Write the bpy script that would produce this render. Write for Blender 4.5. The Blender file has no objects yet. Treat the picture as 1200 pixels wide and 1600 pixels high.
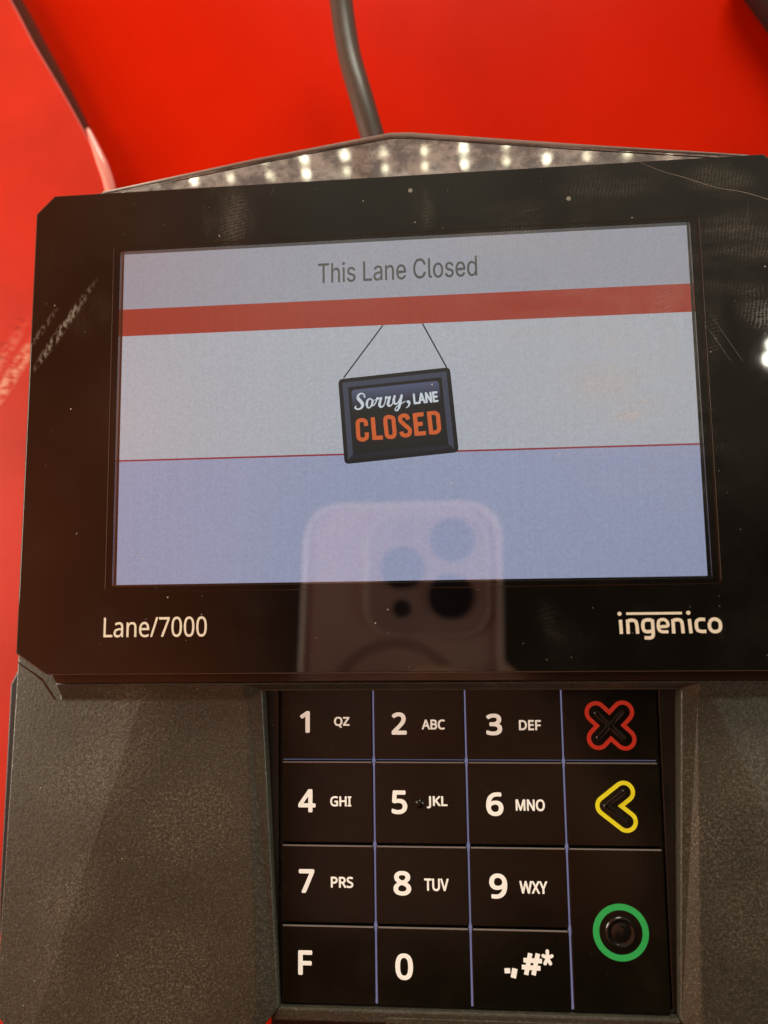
import bpy, bmesh, math, random
from mathutils import Vector, Matrix
random.seed(7)
MM = 0.001                                    # everything below is written in millimetres
scene = bpy.context.scene
col = scene.collection

# ------------------------------------------------------------------ camera
cam_d = bpy.data.cameras.new("camera")
cam = bpy.data.objects.new("camera", cam_d); col.objects.link(cam)
CAM = Vector((8.583, -35.305, 139.082))
RIGHT = Vector((0.996271, -0.013734, -0.085183))
DOWN = Vector((-0.022930, -0.993894, -0.107927))
FWD = Vector((-0.083180, 0.109478, -0.990503))
rot = Matrix((RIGHT, -DOWN, -FWD)).transposed()
cam.matrix_world = Matrix.Translation(CAM * MM) @ rot.to_4x4()
cam_d.sensor_fit = 'VERTICAL'; cam_d.sensor_height = 36; cam_d.lens = 27.0
cam_d.clip_start = 0.0008; cam_d.clip_end = 20
cam_d.dof.use_dof = True; cam_d.dof.focus_distance = 0.143; cam_d.dof.aperture_fstop = 11.0
scene.camera = cam

# ------------------------------------------------------------------ world: dim warm shop interior
W = bpy.data.worlds.new("World"); scene.world = W; W.use_nodes = True
nt = W.node_tree; nt.nodes.clear()
def wn(t, **k):
    n = nt.nodes.new(t)
    for a, b in k.items(): setattr(n, a, b)
    return n
out = wn('ShaderNodeOutputWorld'); bg = wn('ShaderNodeBackground'); tc = wn('ShaderNodeTexCoord')
sp = wn('ShaderNodeSeparateXYZ'); nt.links.new(tc.outputs['Generated'], sp.inputs[0])
r1 = wn('ShaderNodeMapRange'); r1.inputs[1].default_value = 0.0; r1.inputs[2].default_value = 0.6
r1.interpolation_type = 'SMOOTHSTEP'
nt.links.new(sp.outputs['Y'], r1.inputs[0])
r2 = wn('ShaderNodeMapRange'); r2.inputs[1].default_value = -0.12; r2.inputs[2].default_value = -0.5
r2.interpolation_type = 'SMOOTHSTEP'
nt.links.new(sp.outputs['X'], r2.inputs[0])
m1 = wn('ShaderNodeMix', data_type='RGBA')
m1.inputs[6].default_value = (0.035, 0.027, 0.016, 1)      # behind the photographer
m1.inputs[7].default_value = (0.58, 0.50, 0.36, 1)      # shop ceiling beyond the counter
nt.links.new(r1.outputs[0], m1.inputs[0])
m2 = wn('ShaderNodeMix', data_type='RGBA')
m2.inputs[7].default_value = (0.80, 0.20, 0.07, 1)      # red fittings to the left
nt.links.new(m1.outputs[2], m2.inputs[6]); nt.links.new(r2.outputs[0], m2.inputs[0])
nz = wn('ShaderNodeTexNoise'); nz.inputs['Scale'].default_value = 3.0
nt.links.new(tc.outputs['Generated'], nz.inputs['Vector'])
r3 = wn('ShaderNodeMapRange'); r3.inputs[1].default_value = 0.3; r3.inputs[2].default_value = 0.7
r3.inputs[3].default_value = 0.65; r3.inputs[4].default_value = 1.25
nt.links.new(nz.outputs[0], r3.inputs[0]); nt.links.new(r3.outputs[0], bg.inputs['Strength'])
nt.links.new(m2.outputs[2], bg.inputs['Color']); nt.links.new(bg.outputs[0], out.inputs[0])

# ------------------------------------------------------------------ large lamps of the shop, plus two added low fills
def area(name, loc, target, sx, sy, power, color):
    l = bpy.data.lights.new(name, 'AREA'); l.shape = 'RECTANGLE'
    l.size = sx * MM; l.size_y = sy * MM; l.energy = power; l.color = color
    o = bpy.data.objects.new(name, l); col.objects.link(o)
    o.location = Vector(loc) * MM
    o.rotation_euler = (Vector(target) - Vector(loc)).to_track_quat('-Z', 'Y').to_euler()
    return o
area("ceiling_lamp", (20, 620, 270), (0, -20, -20), 320, 160, 4.0, (1.0, 0.98, 0.82))
area("left_lamp", (-520, 60, 190), (-60, -20, -20), 200, 260, 2.0, (1.0, 0.95, 0.76))
area("low_side_fill", (-330, -10, 15), (-15, -20, 140), 200, 60, 1.1, (1.0, 0.93, 0.76))  # added fill that lights the phone back for its mirror image
area("low_right_fill", (330, -60, 15), (10, -30, 140), 200, 60, 1.0, (1.0, 0.95, 0.78))  # second added fill, for the phone back and the keypad chamfers
scene.view_settings.view_transform = 'Standard'
scene.view_settings.look = 'None'
scene.view_settings.exposure = 0.0
scene.view_settings.gamma = 1.0
scene.view_settings.use_curve_mapping = False

# ------------------------------------------------------------------ material helpers
class G:
    """small node-graph helper"""
    def __init__(s, name):
        s.m = bpy.data.materials.new(name); s.m.use_nodes = True
        s.t = s.m.node_tree; s.t.nodes.clear()
        s.out = s.n('ShaderNodeOutputMaterial'); s.tc = s.n('ShaderNodeTexCoord')
    def n(s, t, **k):
        n = s.t.nodes.new(t)
        for a, b in k.items(): setattr(n, a, b)
        return n
    def l(s, a, b): s.t.links.new(a, b)
    def math(s, op, a, b=None, c=None, clamp=False):
        n = s.n('ShaderNodeMath', operation=op); n.use_clamp = clamp
        for i, v in enumerate((a, b, c)):
            if v is None: continue
            if isinstance(v, (int, float)): n.inputs[i].default_value = v
            else: s.l(v, n.inputs[i])
        return n.outputs[0]
    def mapping(s, rot=0, scale=(1, 1, 1)):
        n = s.n('ShaderNodeMapping'); n.inputs['Rotation'].default_value = (0, 0, rot)
        n.inputs['Scale'].default_value = scale; s.l(s.tc.outputs['Object'], n.inputs[0]); return n.outputs[0]
    def noise(s, scale, detail=3, rough=0.55, vec=None):
        n = s.n('ShaderNodeTexNoise'); n.inputs['Scale'].default_value = scale
        n.inputs['Detail'].default_value = detail; n.inputs['Roughness'].default_value = rough
        s.l(vec or s.tc.outputs['Object'], n.inputs['Vector']); return n.outputs[0]
    def ramp(s, v, a, b, c=0.0, d=1.0, smooth=True):
        n = s.n('ShaderNodeMapRange'); n.clamp = True
        if smooth: n.interpolation_type = 'SMOOTHSTEP'
        for i, x in zip((1, 2, 3, 4), (a, b, c, d)): n.inputs[i].default_value = x
        s.l(v, n.inputs[0]); return n.outputs[0]
    def blob(s, x, y, r, stretch=1.0, ang=0.0):
        """soft round patch round a point of the object (mm)"""
        mp = s.n('ShaderNodeMapping', vector_type='TEXTURE')
        mp.inputs['Location'].default_value = (x * MM, y * MM, 0)
        mp.inputs['Rotation'].default_value = (0, 0, ang)
        mp.inputs['Scale'].default_value = (r * stretch * MM, r * MM, 1e3)
        s.l(s.tc.outputs['Object'], mp.inputs[0])
        ln = s.n('ShaderNodeVectorMath', operation='LENGTH'); s.l(mp.outputs[0], ln.inputs[0])
        return s.ramp(ln.outputs['Value'], 1.0, 0.35)
    def specks(s, cell, size, density):
        """dust specks: cell spacing and speck radius in mm"""
        v = s.n('ShaderNodeTexVoronoi'); v.inputs['Scale'].default_value = 1.0 / (cell * MM)
        s.l(s.tc.outputs['Object'], v.inputs['Vector'])
        wn_ = s.n('ShaderNodeTexWhiteNoise'); s.l(v.outputs['Position'], wn_.inputs['Vector'])
        keep = s.math('LESS_THAN', wn_.outputs['Value'], density)
        near = s.math('LESS_THAN', v.outputs['Distance'], size / cell)
        return s.math('MULTIPLY', keep, near)
    def mixc(s, f, a, b):
        n = s.n('ShaderNodeMix', data_type='RGBA')
        for i, v in ((0, f), (6, a), (7, b)):
            if isinstance(v, (int, float)): n.inputs[i].default_value = v
            elif isinstance(v, tuple): n.inputs[i].default_value = (*v, 1)
            else: s.l(v, n.inputs[i])
        return n.outputs[2]
    def bump(s, h, strength, dist):
        n = s.n('ShaderNodeBump'); n.inputs['Strength'].default_value = strength
        n.inputs['Distance'].default_value = dist * MM; s.l(h, n.inputs['Height']); return n.outputs[0]
    def pbr(s, color, rough=0.5, ior=1.5, metal=0.0, normal=None, spec=None):
        p = s.n('ShaderNodeBsdfPrincipled')
        for k, v in (('Base Color', color), ('Roughness', rough), ('IOR', ior), ('Metallic', metal)):
            if isinstance(v, (int, float)): p.inputs[k].default_value = v
            elif isinstance(v, tuple): p.inputs[k].default_value = (*v, 1)
            else: s.l(v, p.inputs[k])
        if spec is not None: p.inputs['Specular IOR Level'].default_value = spec
        if normal is not None: s.l(normal, p.inputs['Normal'])
        return p
    def done(s, sh): s.l(sh.outputs[0] if hasattr(sh, 'outputs') else sh, s.out.inputs[0]); return s.m

def smears_and_glare(g):
    """finger grease on the front glass: patches of fine streaks where hands touched it, plus one painted glare streak"""
    def smear(rot, sx, sy, a, b):
        soft = g.ramp(g.noise(150, 4, 0.6, g.mapping(rot, (sx, sy, 1))), a, b)
        grain = g.ramp(g.noise(3200, 3, 0.8, g.mapping(rot, (sx, sy, 1))), 0.35, 0.75)
        wv = g.n('ShaderNodeTexWave'); wv.inputs['Scale'].default_value = 480; wv.inputs['Distortion'].default_value = 9
        wv.inputs['Detail'].default_value = 2; wv.inputs['Detail Scale'].default_value = 0.35
        g.l(g.mapping(rot + 0.7), wv.inputs['Vector'])
        ridge = g.ramp(wv.outputs[1], 0.35, 0.8, 0.45, 1.0)
        return g.math('MULTIPLY', g.math('MULTIPLY', soft, ridge), g.math('ADD', g.math('MULTIPLY', grain, 0.8), 0.25))
    fine = smear(0.6, 1, 0.28, 0.36, 0.72)
    fine2 = smear(-0.5, 0.25, 1.2, 0.36, 0.72)
    tot = None
    for x, y, r, st, a, w, f in ((-33.5, 39.0, 7, 1.3, -0.9, 1.0, fine), (5, 38.5, 6, 0.5, 0.2, 0.7, fine), (62, 27, 10, 1.2, 0.5, 1.0, fine2),
                                 (66, 16, 6, 1.0, 0.3, 0.8, fine2), (41, -5.5, 3.4, 1.5, 0.3, 2.2, fine2), (47, -9.5, 6, 1.5, 0.6, 0.35, fine),
                                 (39, 2, 11, 1.2, -0.8, 0.55, fine2), (30, 27, 8, 2.2, 0.8, 0.28, fine), (40, 41, 8, 1.6, 0.1, 0.45, fine2), (60, 40, 5, 1.6, -0.2, 0.7, fine2),
                                 (34, 8, 22, 2.0, -0.9, 0.38, fine2), (48, 12, 14, 1.6, 0.4, 0.42, fine), (20, 30, 10, 1.5, 0.6, 0.25, fine2), (54, -41, 4, 0.6, 0.1, 0.4, fine), (28, -41, 8, 0.5, 0.9, 0.2, fine), (-8, 26, 9, 1, 0.4, 0.18, fine), (-60, 20, 5, 1.4, 0.9, 0.25, fine)):
        p = g.math('MULTIPLY', g.math('MULTIPLY', g.blob(x, y, r, st, a), f), w)
        tot = p if tot is None else g.math('ADD', tot, p)
    # straight streak of mirrored LED light painted on the left edge
    ang = math.atan2(28.6 - 7.9, -57.7 + 72)
    st = g.blob(-65.5, 17.5, 1.1, 12.0, ang)
    st2 = g.blob(-69.5, 17.5, 0.8, 8.0, ang)
    br = g.ramp(g.noise(1400, 2, 0.6, g.mapping(0.4, (1, 0.5, 1))), 0.42, 0.6)
    tot = g.math('ADD', tot, g.math('MULTIPLY', g.math('ADD', g.math('MULTIPLY', st, 1.2), g.math('MULTIPLY', st2, 0.6)), br))
    # long hair scratches
    for x, y, r, L, a in ((57.5, 10, 0.12, 60, -1.05), (59.5, 10, 0.12, 60, -1.05), (47, 6, 0.10, 80, -0.9), (44, 8, 0.10, 70, -0.85), (-24, 43, .1, 16, 1.2), (64.5, 33, .1, 40, 1.5), (52, 2, 0.1, 70, -0.95), (25.5, 36.5, .1, 25, .15)):
        tot = g.math('ADD', tot, g.math('MULTIPLY', g.blob(x, y, r, L, a), 0.26))
    return tot

def mat_glass_black():
    g = G('black_front_glass')
    s = smears_and_glare(g)
    veil = g.ramp(g.noise(45, 4, 0.6), 0.45, 0.75, 0, 0.10)
    dust = g.math('ADD', g.specks(3.2, 0.15, 0.22), g.math('MULTIPLY', g.specks(1.3, 0.08, 0.16), 0.6))
    f = g.math('ADD', g.math('ADD', g.math('MULTIPLY', s, 0.30), g.math('MULTIPLY', dust, 0.75)), g.math('MULTIPLY', veil, 0.12), clamp=True)
    c = g.mixc(f, (0.0035, 0.0028, 0.0026), (0.50, 0.46, 0.40))
    ro = g.math('ADD', g.math('MULTIPLY', s, 0.25), 0.035)
    return g.done(g.pbr(c, ro, 1.62))

def mat_pane():
    g = G('clear_window_glass')
    s = smears_and_glare(g)
    dust = g.math('ADD', g.specks(3.2, 0.15, 0.20), g.math('MULTIPLY', g.specks(1.3, 0.07, 0.12), 0.6))
    f = g.math('ADD', g.math('MULTIPLY', s, 0.42), g.math('MULTIPLY', dust, 0.5), clamp=True)
    tr = g.n('ShaderNodeBsdfTransparent'); tr.inputs[0].default_value = (0.97, 0.97, 0.97, 1)
    gl = g.n('ShaderNodeBsdfGlossy'); gl.inputs['Roughness'].default_value = 0.03
    fr = g.n('ShaderNodeFresnel'); fr.inputs[0].default_value = 1.62
    ff = g.math('MULTIPLY', fr.outputs[0], 1.7, clamp=True)
    mx = g.n('ShaderNodeMixShader'); g.l(ff, mx.inputs[0]); g.l(tr.outputs[0], mx.inputs[1]); g.l(gl.outputs[0], mx.inputs[2])
    df = g.n('ShaderNodeBsdfDiffuse'); df.inputs[0].default_value = (0.85, 0.82, 0.78, 1)
    mx2 = g.n('ShaderNodeMixShader'); g.l(f, mx2.inputs[0]); g.l(mx.outputs[0], mx2.inputs[1]); g.l(df.outputs[0], mx2.inputs[2])
    return g.done(mx2)

def mat_grey_plastic():
    g = G('textured_grey_plastic')
    h = g.noise(1500, 3, 0.6)
    big = g.ramp(g.noise(38, 4, 0.6), 0.35, 0.75)
    rub = g.ramp(g.noise(40, 3, 0.5, g.mapping(0.5, (1, 0.6, 1))), 0.5, 0.75)
    c = g.mixc(big, (0.024, 0.022, 0.0145), (0.032, 0.0295, 0.020))
    grain = g.ramp(g.noise(2600, 2, 0.8), 0.50, 0.72)
    c = g.mixc(g.math('MULTIPLY', grain, 0.55), c, (0.14, 0.125, 0.09))
    c = g.mixc(g.math('MULTIPLY', rub, g.ramp(g.noise(2300, 2, 0.8), 0.48, 0.66, 0, 0.8)), c, (0.16, 0.14, 0.11))
    pt = None
    for x, y, r, st in ((-60, -68, 9, 1.6), (-40, -76, 11, 1.4), (-45, -104, 14, 1.3), (-63, -90, 8, 1.2), (62, -66, 9, 1.2), (-56, -56, 6, 2.0), (60, -92, 10, 1.0)):
        q = g.blob(x, y, r, st, 0.3); pt = q if pt is None else g.math('ADD', pt, q)
    c = g.mixc(g.math('MULTIPLY', g.math('MULTIPLY', pt, g.ramp(g.noise(2100, 3, 0.8), 0.48, 0.68)), 0.34), c, (0.26, 0.24, 0.18))
    dust = g.math('ADD', g.specks(1.6, 0.11, 0.10), g.math('MULTIPLY', g.specks(0.7, 0.06, 0.16), 0.5), clamp=True)
    c = g.mixc(g.math('MULTIPLY', dust, 0.75), c, (0.45, 0.40, 0.30))
    ro = g.ramp(h, 0.35, 0.65, 0.42, 0.62)
    return g.done(g.pbr(c, ro, 1.5, normal=g.bump(h, 0.75, 0.10)))

def mat_black_gloss(name='black_gloss_plastic', rough=0.16, col=(0.006, 0.0055, 0.005), dust_k=0.6):
    g = G(name)
    dust = g.math('ADD', g.specks(2.2, 0.12, 0.14), g.math('MULTIPLY', g.specks(0.9, 0.06, 0.10), 0.5), clamp=True)
    c = g.mixc(g.math('MULTIPLY', dust, dust_k), col, (0.4, 0.36, 0.26))
    ro = g.ramp(g.noise(120, 4), 0.3, 0.7, rough * 0.8, rough * 1.4)
    return g.done(g.pbr(c, ro, 1.5, normal=g.bump(g.noise(1800, 2), 0.12, 0.02)))

def mat_key():
    g = G('black_key_plastic')
    dust = g.math('ADD', g.specks(2.6, 0.13, 0.12), g.math('MULTIPLY', g.specks(1.0, 0.06, 0.10), 0.45), clamp=True)
    grease = g.ramp(g.noise(60, 4, 0.6), 0.4, 0.8)
    c = g.mixc(grease, (0.0050, 0.0042, 0.0024), (0.010, 0.0085, 0.005))
    c = g.mixc(g.math('MULTIPLY', dust, 0.6), c, (0.42, 0.38, 0.28))
    return g.done(g.pbr(c, g.ramp(grease, 0, 1, 0.18, 0.34), 1.38, normal=g.bump(g.noise(2200, 2), 0.25, 0.015)))

def mat_roof():
    g = G('glittery_silver_grey_plastic')
    h = g.noise(1500, 4, 0.7)
    c = g.mixc(g.ramp(g.noise(220, 5, 0.7), 0.38, 0.66), (0.13, 0.105, 0.10), (0.42, 0.37, 0.35))  # paler mottling paints LED glitter into the grey
    c = g.mixc(g.math('MULTIPLY', g.specks(0.5, 0.09, 0.3), 0.5), c, (0.6, 0.55, 0.5))
    return g.done(g.pbr(c, g.ramp(g.noise(300, 3), 0.3, 0.7, 0.03, 0.07), 1.8, metal=0.0, normal=g.bump(h, 0.17, 0.014)))

def mat_simple(name, c, rough=0.5, metal=0.0, ior=1.5, bump=0.0, scale=900):
    g = G(name)
    n = g.noise(scale, 3)
    a = tuple(x * 0.88 for x in c); b = tuple(min(1, x * 1.1) for x in c)
    return g.done(g.pbr(g.mixc(n, a, b), rough, ior, metal, normal=g.bump(n, bump, 0.05) if bump else None))

def mat_red(name, c, rough, glare=None, spec=0.5):
    g = G(name)
    n = g.ramp(g.noise(26, 4, 0.6), 0.3, 0.7)
    lo = 0.82 if glare else 0.97
    cc = g.mixc(n, tuple(x * lo for x in c), tuple(x * (2.03 - lo if lo > 0.9 else 1.06) for x in c))
    ro = rough
    grain = g.noise(500, 2, 0.5, g.mapping(0.5, (0.3, 1, 1)))
    nrm = g.bump(grain, 0.18, 0.05)
    if glare:
        x, y, L, w, a = glare
        b = g.math('MAXIMUM', g.blob(x, y, w, L / w, a), g.math('MULTIPLY', g.blob(x - 3, y + 4, w * .8, L / w, a), 0.4))
        s = g.math('MULTIPLY', b, g.ramp(g.noise(900, 3, 0.6, g.mapping(a + 0.9, (0.5, 1.6, 1))), 0.40, 0.58))
        cc = g.mixc(g.math('MULTIPLY', s, 0.75), cc, (0.75, 0.38, 0.26))  # streak of reflected LED light painted into the red
        dk = g.math('MULTIPLY', g.blob(x - 4.5, y + 5.5, w * 1.3, L / w * 0.7, a), g.ramp(g.noise(650, 3, 0.6, g.mapping(a, (0.5, 1.6, 1))), 0.56, 0.64))
        cc = g.mixc(g.math('MULTIPLY', dk, 0.8), cc, (0.12, 0.01, 0.005))
    return g.done(g.pbr(cc, ro, 1.5, normal=nrm, spec=spec))

def mat_print(name, c, rough=0.45, glow=0.0):
    g = G(name)
    n = g.noise(2500, 2)
    p = g.pbr(g.mixc(n, tuple(x * 0.9 for x in c), c), rough)
    if glow:
        p.inputs['Emission Color'].default_value = (*c, 1); p.inputs['Emission Strength'].default_value = glow
    return g.done(p)

def mat_lcd(name, c, strength=1.0, grain=0.11):
    """lit liquid-crystal pixels: fine sensor-like sparkle and faint column lines"""
    g = G(name)
    n = g.noise(1700, 2, 0.9)
    colm = g.noise(600, 2, 0.5, g.mapping(0, (3.2, 0.05, 1)))
    f = g.math('ADD', g.ramp(n, 0.25, 0.75, 1 - grain, 1 + grain, smooth=False), g.ramp(colm, 0.3, 0.7, -0.02, 0.02, smooth=False))
    glow = g.math('MULTIPLY_ADD', g.ramp(g.blob(-6, 4, 95, 1.3), 0.0, 1.0, smooth=False), 0.20, 0.90)   # backlight is brighter mid-panel
    f = g.math('MULTIPLY', g.math('MULTIPLY', f, glow), strength)
    e = g.n('ShaderNodeEmission'); e.inputs[0].default_value = (*c, 1); g.l(f, e.inputs[1])
    return g.done(e)

def mat_emit(name, c, s):
    g = G(name); e = g.n('ShaderNodeEmission'); e.inputs[0].default_value = (*c, 1); e.inputs[1].default_value = s
    return g.done(e)

M = dict(
    glass=mat_glass_black(), pane=mat_pane(), grey=mat_grey_plastic(), gloss=mat_black_gloss(), key=mat_key(), roof=mat_roof(),
    dark=mat_simple('dark_housing_plastic', (0.010, 0.008, 0.007), 0.3),
    lip=mat_simple('dark_brown_gloss_lip', (0.022, 0.010, 0.006), 0.12),
    well=mat_black_gloss('black_keypad_frame', 0.3, (0.008, 0.0075, 0.006), 0.7),
    seam=mat_simple('edge_line_plastic', (0.10, 0.075, 0.065), 0.25),
    counter=mat_red('red_counter_laminate', (0.51, 0.010, 0.0), 0.30, spec=0.04),
    panel=mat_red('red_acrylic_panel', (0.56, 0.018, 0.003), 0.45, spec=0.33, glare=(-1, 20, 21, 2.6, math.atan2(14.6, 9.5))),
    edgeshade=mat_simple('painted_edge_shade', (0.05, 0.006, 0.003), 0.3),
    edgehighlight=mat_simple('pink_edge_highlight', (0.80, 0.26, 0.22), 0.12, bump=0.5, scale=500),
    keyglint=mat_simple('pale_key_glint', (0.22, 0.20, 0.19), 0.3),
    base=mat_simple('matt_black_base', (0.008, 0.005, 0.004), 0.6),
    ridge=mat_simple('ridge_light_plastic', (0.34, 0.29, 0.27), 0.3),
    cable=mat_simple('grey_cable_sheath', (0.055, 0.040, 0.032), 0.38, bump=0.1),
    bar=mat_simple('black_bar_plastic', (0.006, 0.003, 0.002), 0.5),
    print=mat_print('cream_print', (0.84, 0.80, 0.66)),
    digits=mat_print('white_key_print', (0.90, 0.92, 0.86), glow=0.22),
    red=mat_print('red_key_print', (0.62, 0.035, 0.015), glow=0.08),
    yellow=mat_print('yellow_key_print', (0.86, 0.80, 0.02), glow=0.10),
    green=mat_print('green_key_print', (0.03, 0.50, 0.12), glow=0.02),
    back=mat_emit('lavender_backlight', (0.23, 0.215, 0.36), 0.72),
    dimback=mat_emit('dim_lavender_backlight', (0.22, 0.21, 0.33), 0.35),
    lcd_top=mat_lcd('lit_screen_grey', (0.325, 0.33, 0.385)),
    lcd_mid=mat_lcd('lit_screen_pale', (0.42, 0.44, 0.49)),
    lcd_low=mat_lcd('lit_screen_blue', (0.31, 0.34, 0.49)),
    lcd_red=mat_lcd('lit_screen_red', (0.335, 0.035, 0.024)),
    lcd_line=mat_lcd('lit_screen_line', (0.27, 0.035, 0.05)),
    lcd_text=mat_lcd('lit_screen_text', (0.065, 0.062, 0.065)),
    lcd_black=mat_lcd('lit_screen_black', (0.010, 0.010, 0.014)),
    lcd_sheen=mat_lcd('lit_sign_rim', (0.05, 0.056, 0.09)),
    lcd_rimdark=mat_lcd('lit_sign_rim_dark', (0.015, 0.016, 0.024)),
    lcd_white=mat_lcd('lit_sign_white', (0.60, 0.66, 0.72)),
    lcd_orange=mat_lcd('lit_sign_orange', (0.62, 0.115, 0.03)),
    lcd_off=mat_simple('screen_margin', (0.004, 0.003, 0.003), 0.3),
    phone=mat_simple('champagne_phone_back', (0.74, 0.60, 0.50), 0.4, scale=60),
    plateau=mat_simple('camera_plateau_glass', (0.60, 0.50, 0.42), 0.25, scale=60),
    case=mat_simple('clear_case_edge', (0.88, 0.82, 0.70), 0.12),
    lens=mat_simple('lens_black', (0.002, 0.003, 0.006), 0.15),
    ring=mat_simple('ring_grey', (0.46, 0.36, 0.29), 0.4),
    led=mat_emit('led_emitter', (1.0, 0.93, 0.66), 120.0),
    leddim=mat_emit('led_emitter_dim', (1.0, 0.92, 0.62), 45.0),
    bigled=mat_emit('downlight_emitter', (1.0, 0.95, 0.78), 130.0),
    metal=mat_simple('lamp_metal', (0.25, 0.25, 0.25), 0.35, metal=0.8),
)

# ------------------------------------------------------------------ object helpers
def link(name, me, mat, parent=None):
    o = bpy.data.objects.new(name, me); col.objects.link(o)
    if mat is not None:
        for m in (mat if isinstance(mat, (list, tuple)) else [mat]): me.materials.append(m)
    if parent is not None: o.parent = parent
    return o
def tag(o, label=None, cat=None, group=None, kind=None):
    for k, v in (('label', label), ('category', cat), ('group', group), ('kind', kind)):
        if v: o[k] = v
    return o
def thing(name, loc, label, cat, group=None):
    o = bpy.data.objects.new(name, None); col.objects.link(o); o.empty_display_size = 0.01
    o.location = Vector(loc) * MM
    return tag(o, label, cat, group)
def mesh(name, verts, faces, mat, parent=None, bevel=0, seg=2, smooth=False, mi=None, recalc=True, angle=30):
    me = bpy.data.meshes.new(name)
    me.from_pydata([Vector(v) * MM for v in verts], [], faces)
    if recalc:
        bm = bmesh.new(); bm.from_mesh(me); bmesh.ops.recalc_face_normals(bm, faces=bm.faces); bm.to_mesh(me); bm.free()
    o = link(name, me, mat, parent)
    if mi:
        for p, i in zip(me.polygons, mi): p.material_index = i
    if smooth:
        for p in me.polygons: p.use_smooth = True
    if bevel:
        b = o.modifiers.new('bevel', 'BEVEL'); b.width = bevel * MM; b.segments = seg
        b.limit_method = 'ANGLE'; b.angle_limit = math.radians(angle)
    return o
def prism(name, poly, z0, z1, mat, parent=None, bevel=0, seg=2):
    n = len(poly)
    v = [(x, y, z0) for x, y in poly] + [(x, y, z1) for x, y in poly]
    f = [tuple(range(n))[::-1], tuple(range(n, 2 * n))] + [(i, (i + 1) % n, n + (i + 1) % n, n + i) for i in range(n)]
    return mesh(name, v, f, mat, parent, bevel, seg)
def box(name, x0, x1, y0, y1, z0, z1, mat, parent=None, bevel=0, seg=2):
    return prism(name, [(x0, y0), (x1, y0), (x1, y1), (x0, y1)], z0, z1, mat, parent, bevel, seg)
def ringprism(name, outer, inner, z0, z1, mat, parent=None, bevel=0):
    """frame between two outlines with the same vertex count"""
    n = len(outer)
    v = [(x, y, z0) for x, y in outer] + [(x, y, z1) for x, y in outer] + [(x, y, z0) for x, y in inner] + [(x, y, z1) for x, y in inner]
    f = []
    for i in range(n):
        j = (i + 1) % n
        f += [(i, j, n + j, n + i), (n + i, n + j, 3 * n + j, 3 * n + i), (2 * n + j, 2 * n + i, 3 * n + i, 3 * n + j), (j, i, 2 * n + i, 2 * n + j)]
    return mesh(name, v, f, mat, parent, bevel)
def catmull(pts, k=6, closed=False):
    out = []; n = len(pts)
    rng = range(n if closed else n - 1)
    for i in rng:
        p = [pts[(i + d) % n] if closed else pts[min(max(i + d, 0), n - 1)] for d in (-1, 0, 1, 2)]
        for s in range(k):
            t = s / k
            out.append(tuple(0.5 * (2 * b + (c - a) * t + (2 * a - 5 * b + 4 * c - d) * t * t + (3 * b - a - 3 * c + d) * t ** 3) for a, b, c, d in zip(*p)))
    if not closed: out.append(tuple(pts[-1]))
    return out
def ribbons(name, strokes, z, mat, parent, caps=True, step=0.006):
    """flat pen strokes: list of point lists (x, y, width) in mm"""
    V, F = [], []
    for si, pts in enumerate(strokes):
        zz = z + si * step
        base = len(V); n = len(pts)
        dirs = []
        for i in range(n):
            a = pts[max(i - 1, 0)]; b = pts[min(i + 1, n - 1)]
            d = Vector((b[0] - a[0], b[1] - a[1])); d = d.normalized() if d.length > 1e-9 else Vector((1, 0)); dirs.append(d)
            w = pts[i][2] / 2; nx, ny = -d.y, d.x
            V.append((pts[i][0] + nx * w, pts[i][1] + ny * w, zz + i * 1e-4)); V.append((pts[i][0] - nx * w, pts[i][1] - ny * w, zz + i * 1e-4))
        for i in range(n - 1): F.append((base + 2 * i, base + 2 * i + 1, base + 2 * i + 3, base + 2 * i + 2))
        if caps:
            for i, sg in ((0, -1), (n - 1, 1)):
                d = dirs[i]; w = pts[i][2] / 2; b0 = len(V); m = 8
                a0 = math.atan2(d.y, d.x)
                for k in range(m + 1):
                    a = a0 + (math.pi / 2 if sg > 0 else math.pi / 2) - (math.pi * k / m) * (1 if sg > 0 else -1)
                    V.append((pts[i][0] + w * math.cos(a), pts[i][1] + w * math.sin(a), zz + i * 1e-4))
                F.append(tuple(range(b0, b0 + m + 1)))
    o = mesh(name, V, F, mat, parent, recalc=False)
    me = o.data                                   # all faces look up
    bm = bmesh.new(); bm.from_mesh(me)
    for f in bm.faces:
        f.normal_update()
        if f.normal.z < 0: f.normal_flip()
    bm.to_mesh(me); bm.free()
    return o
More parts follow.
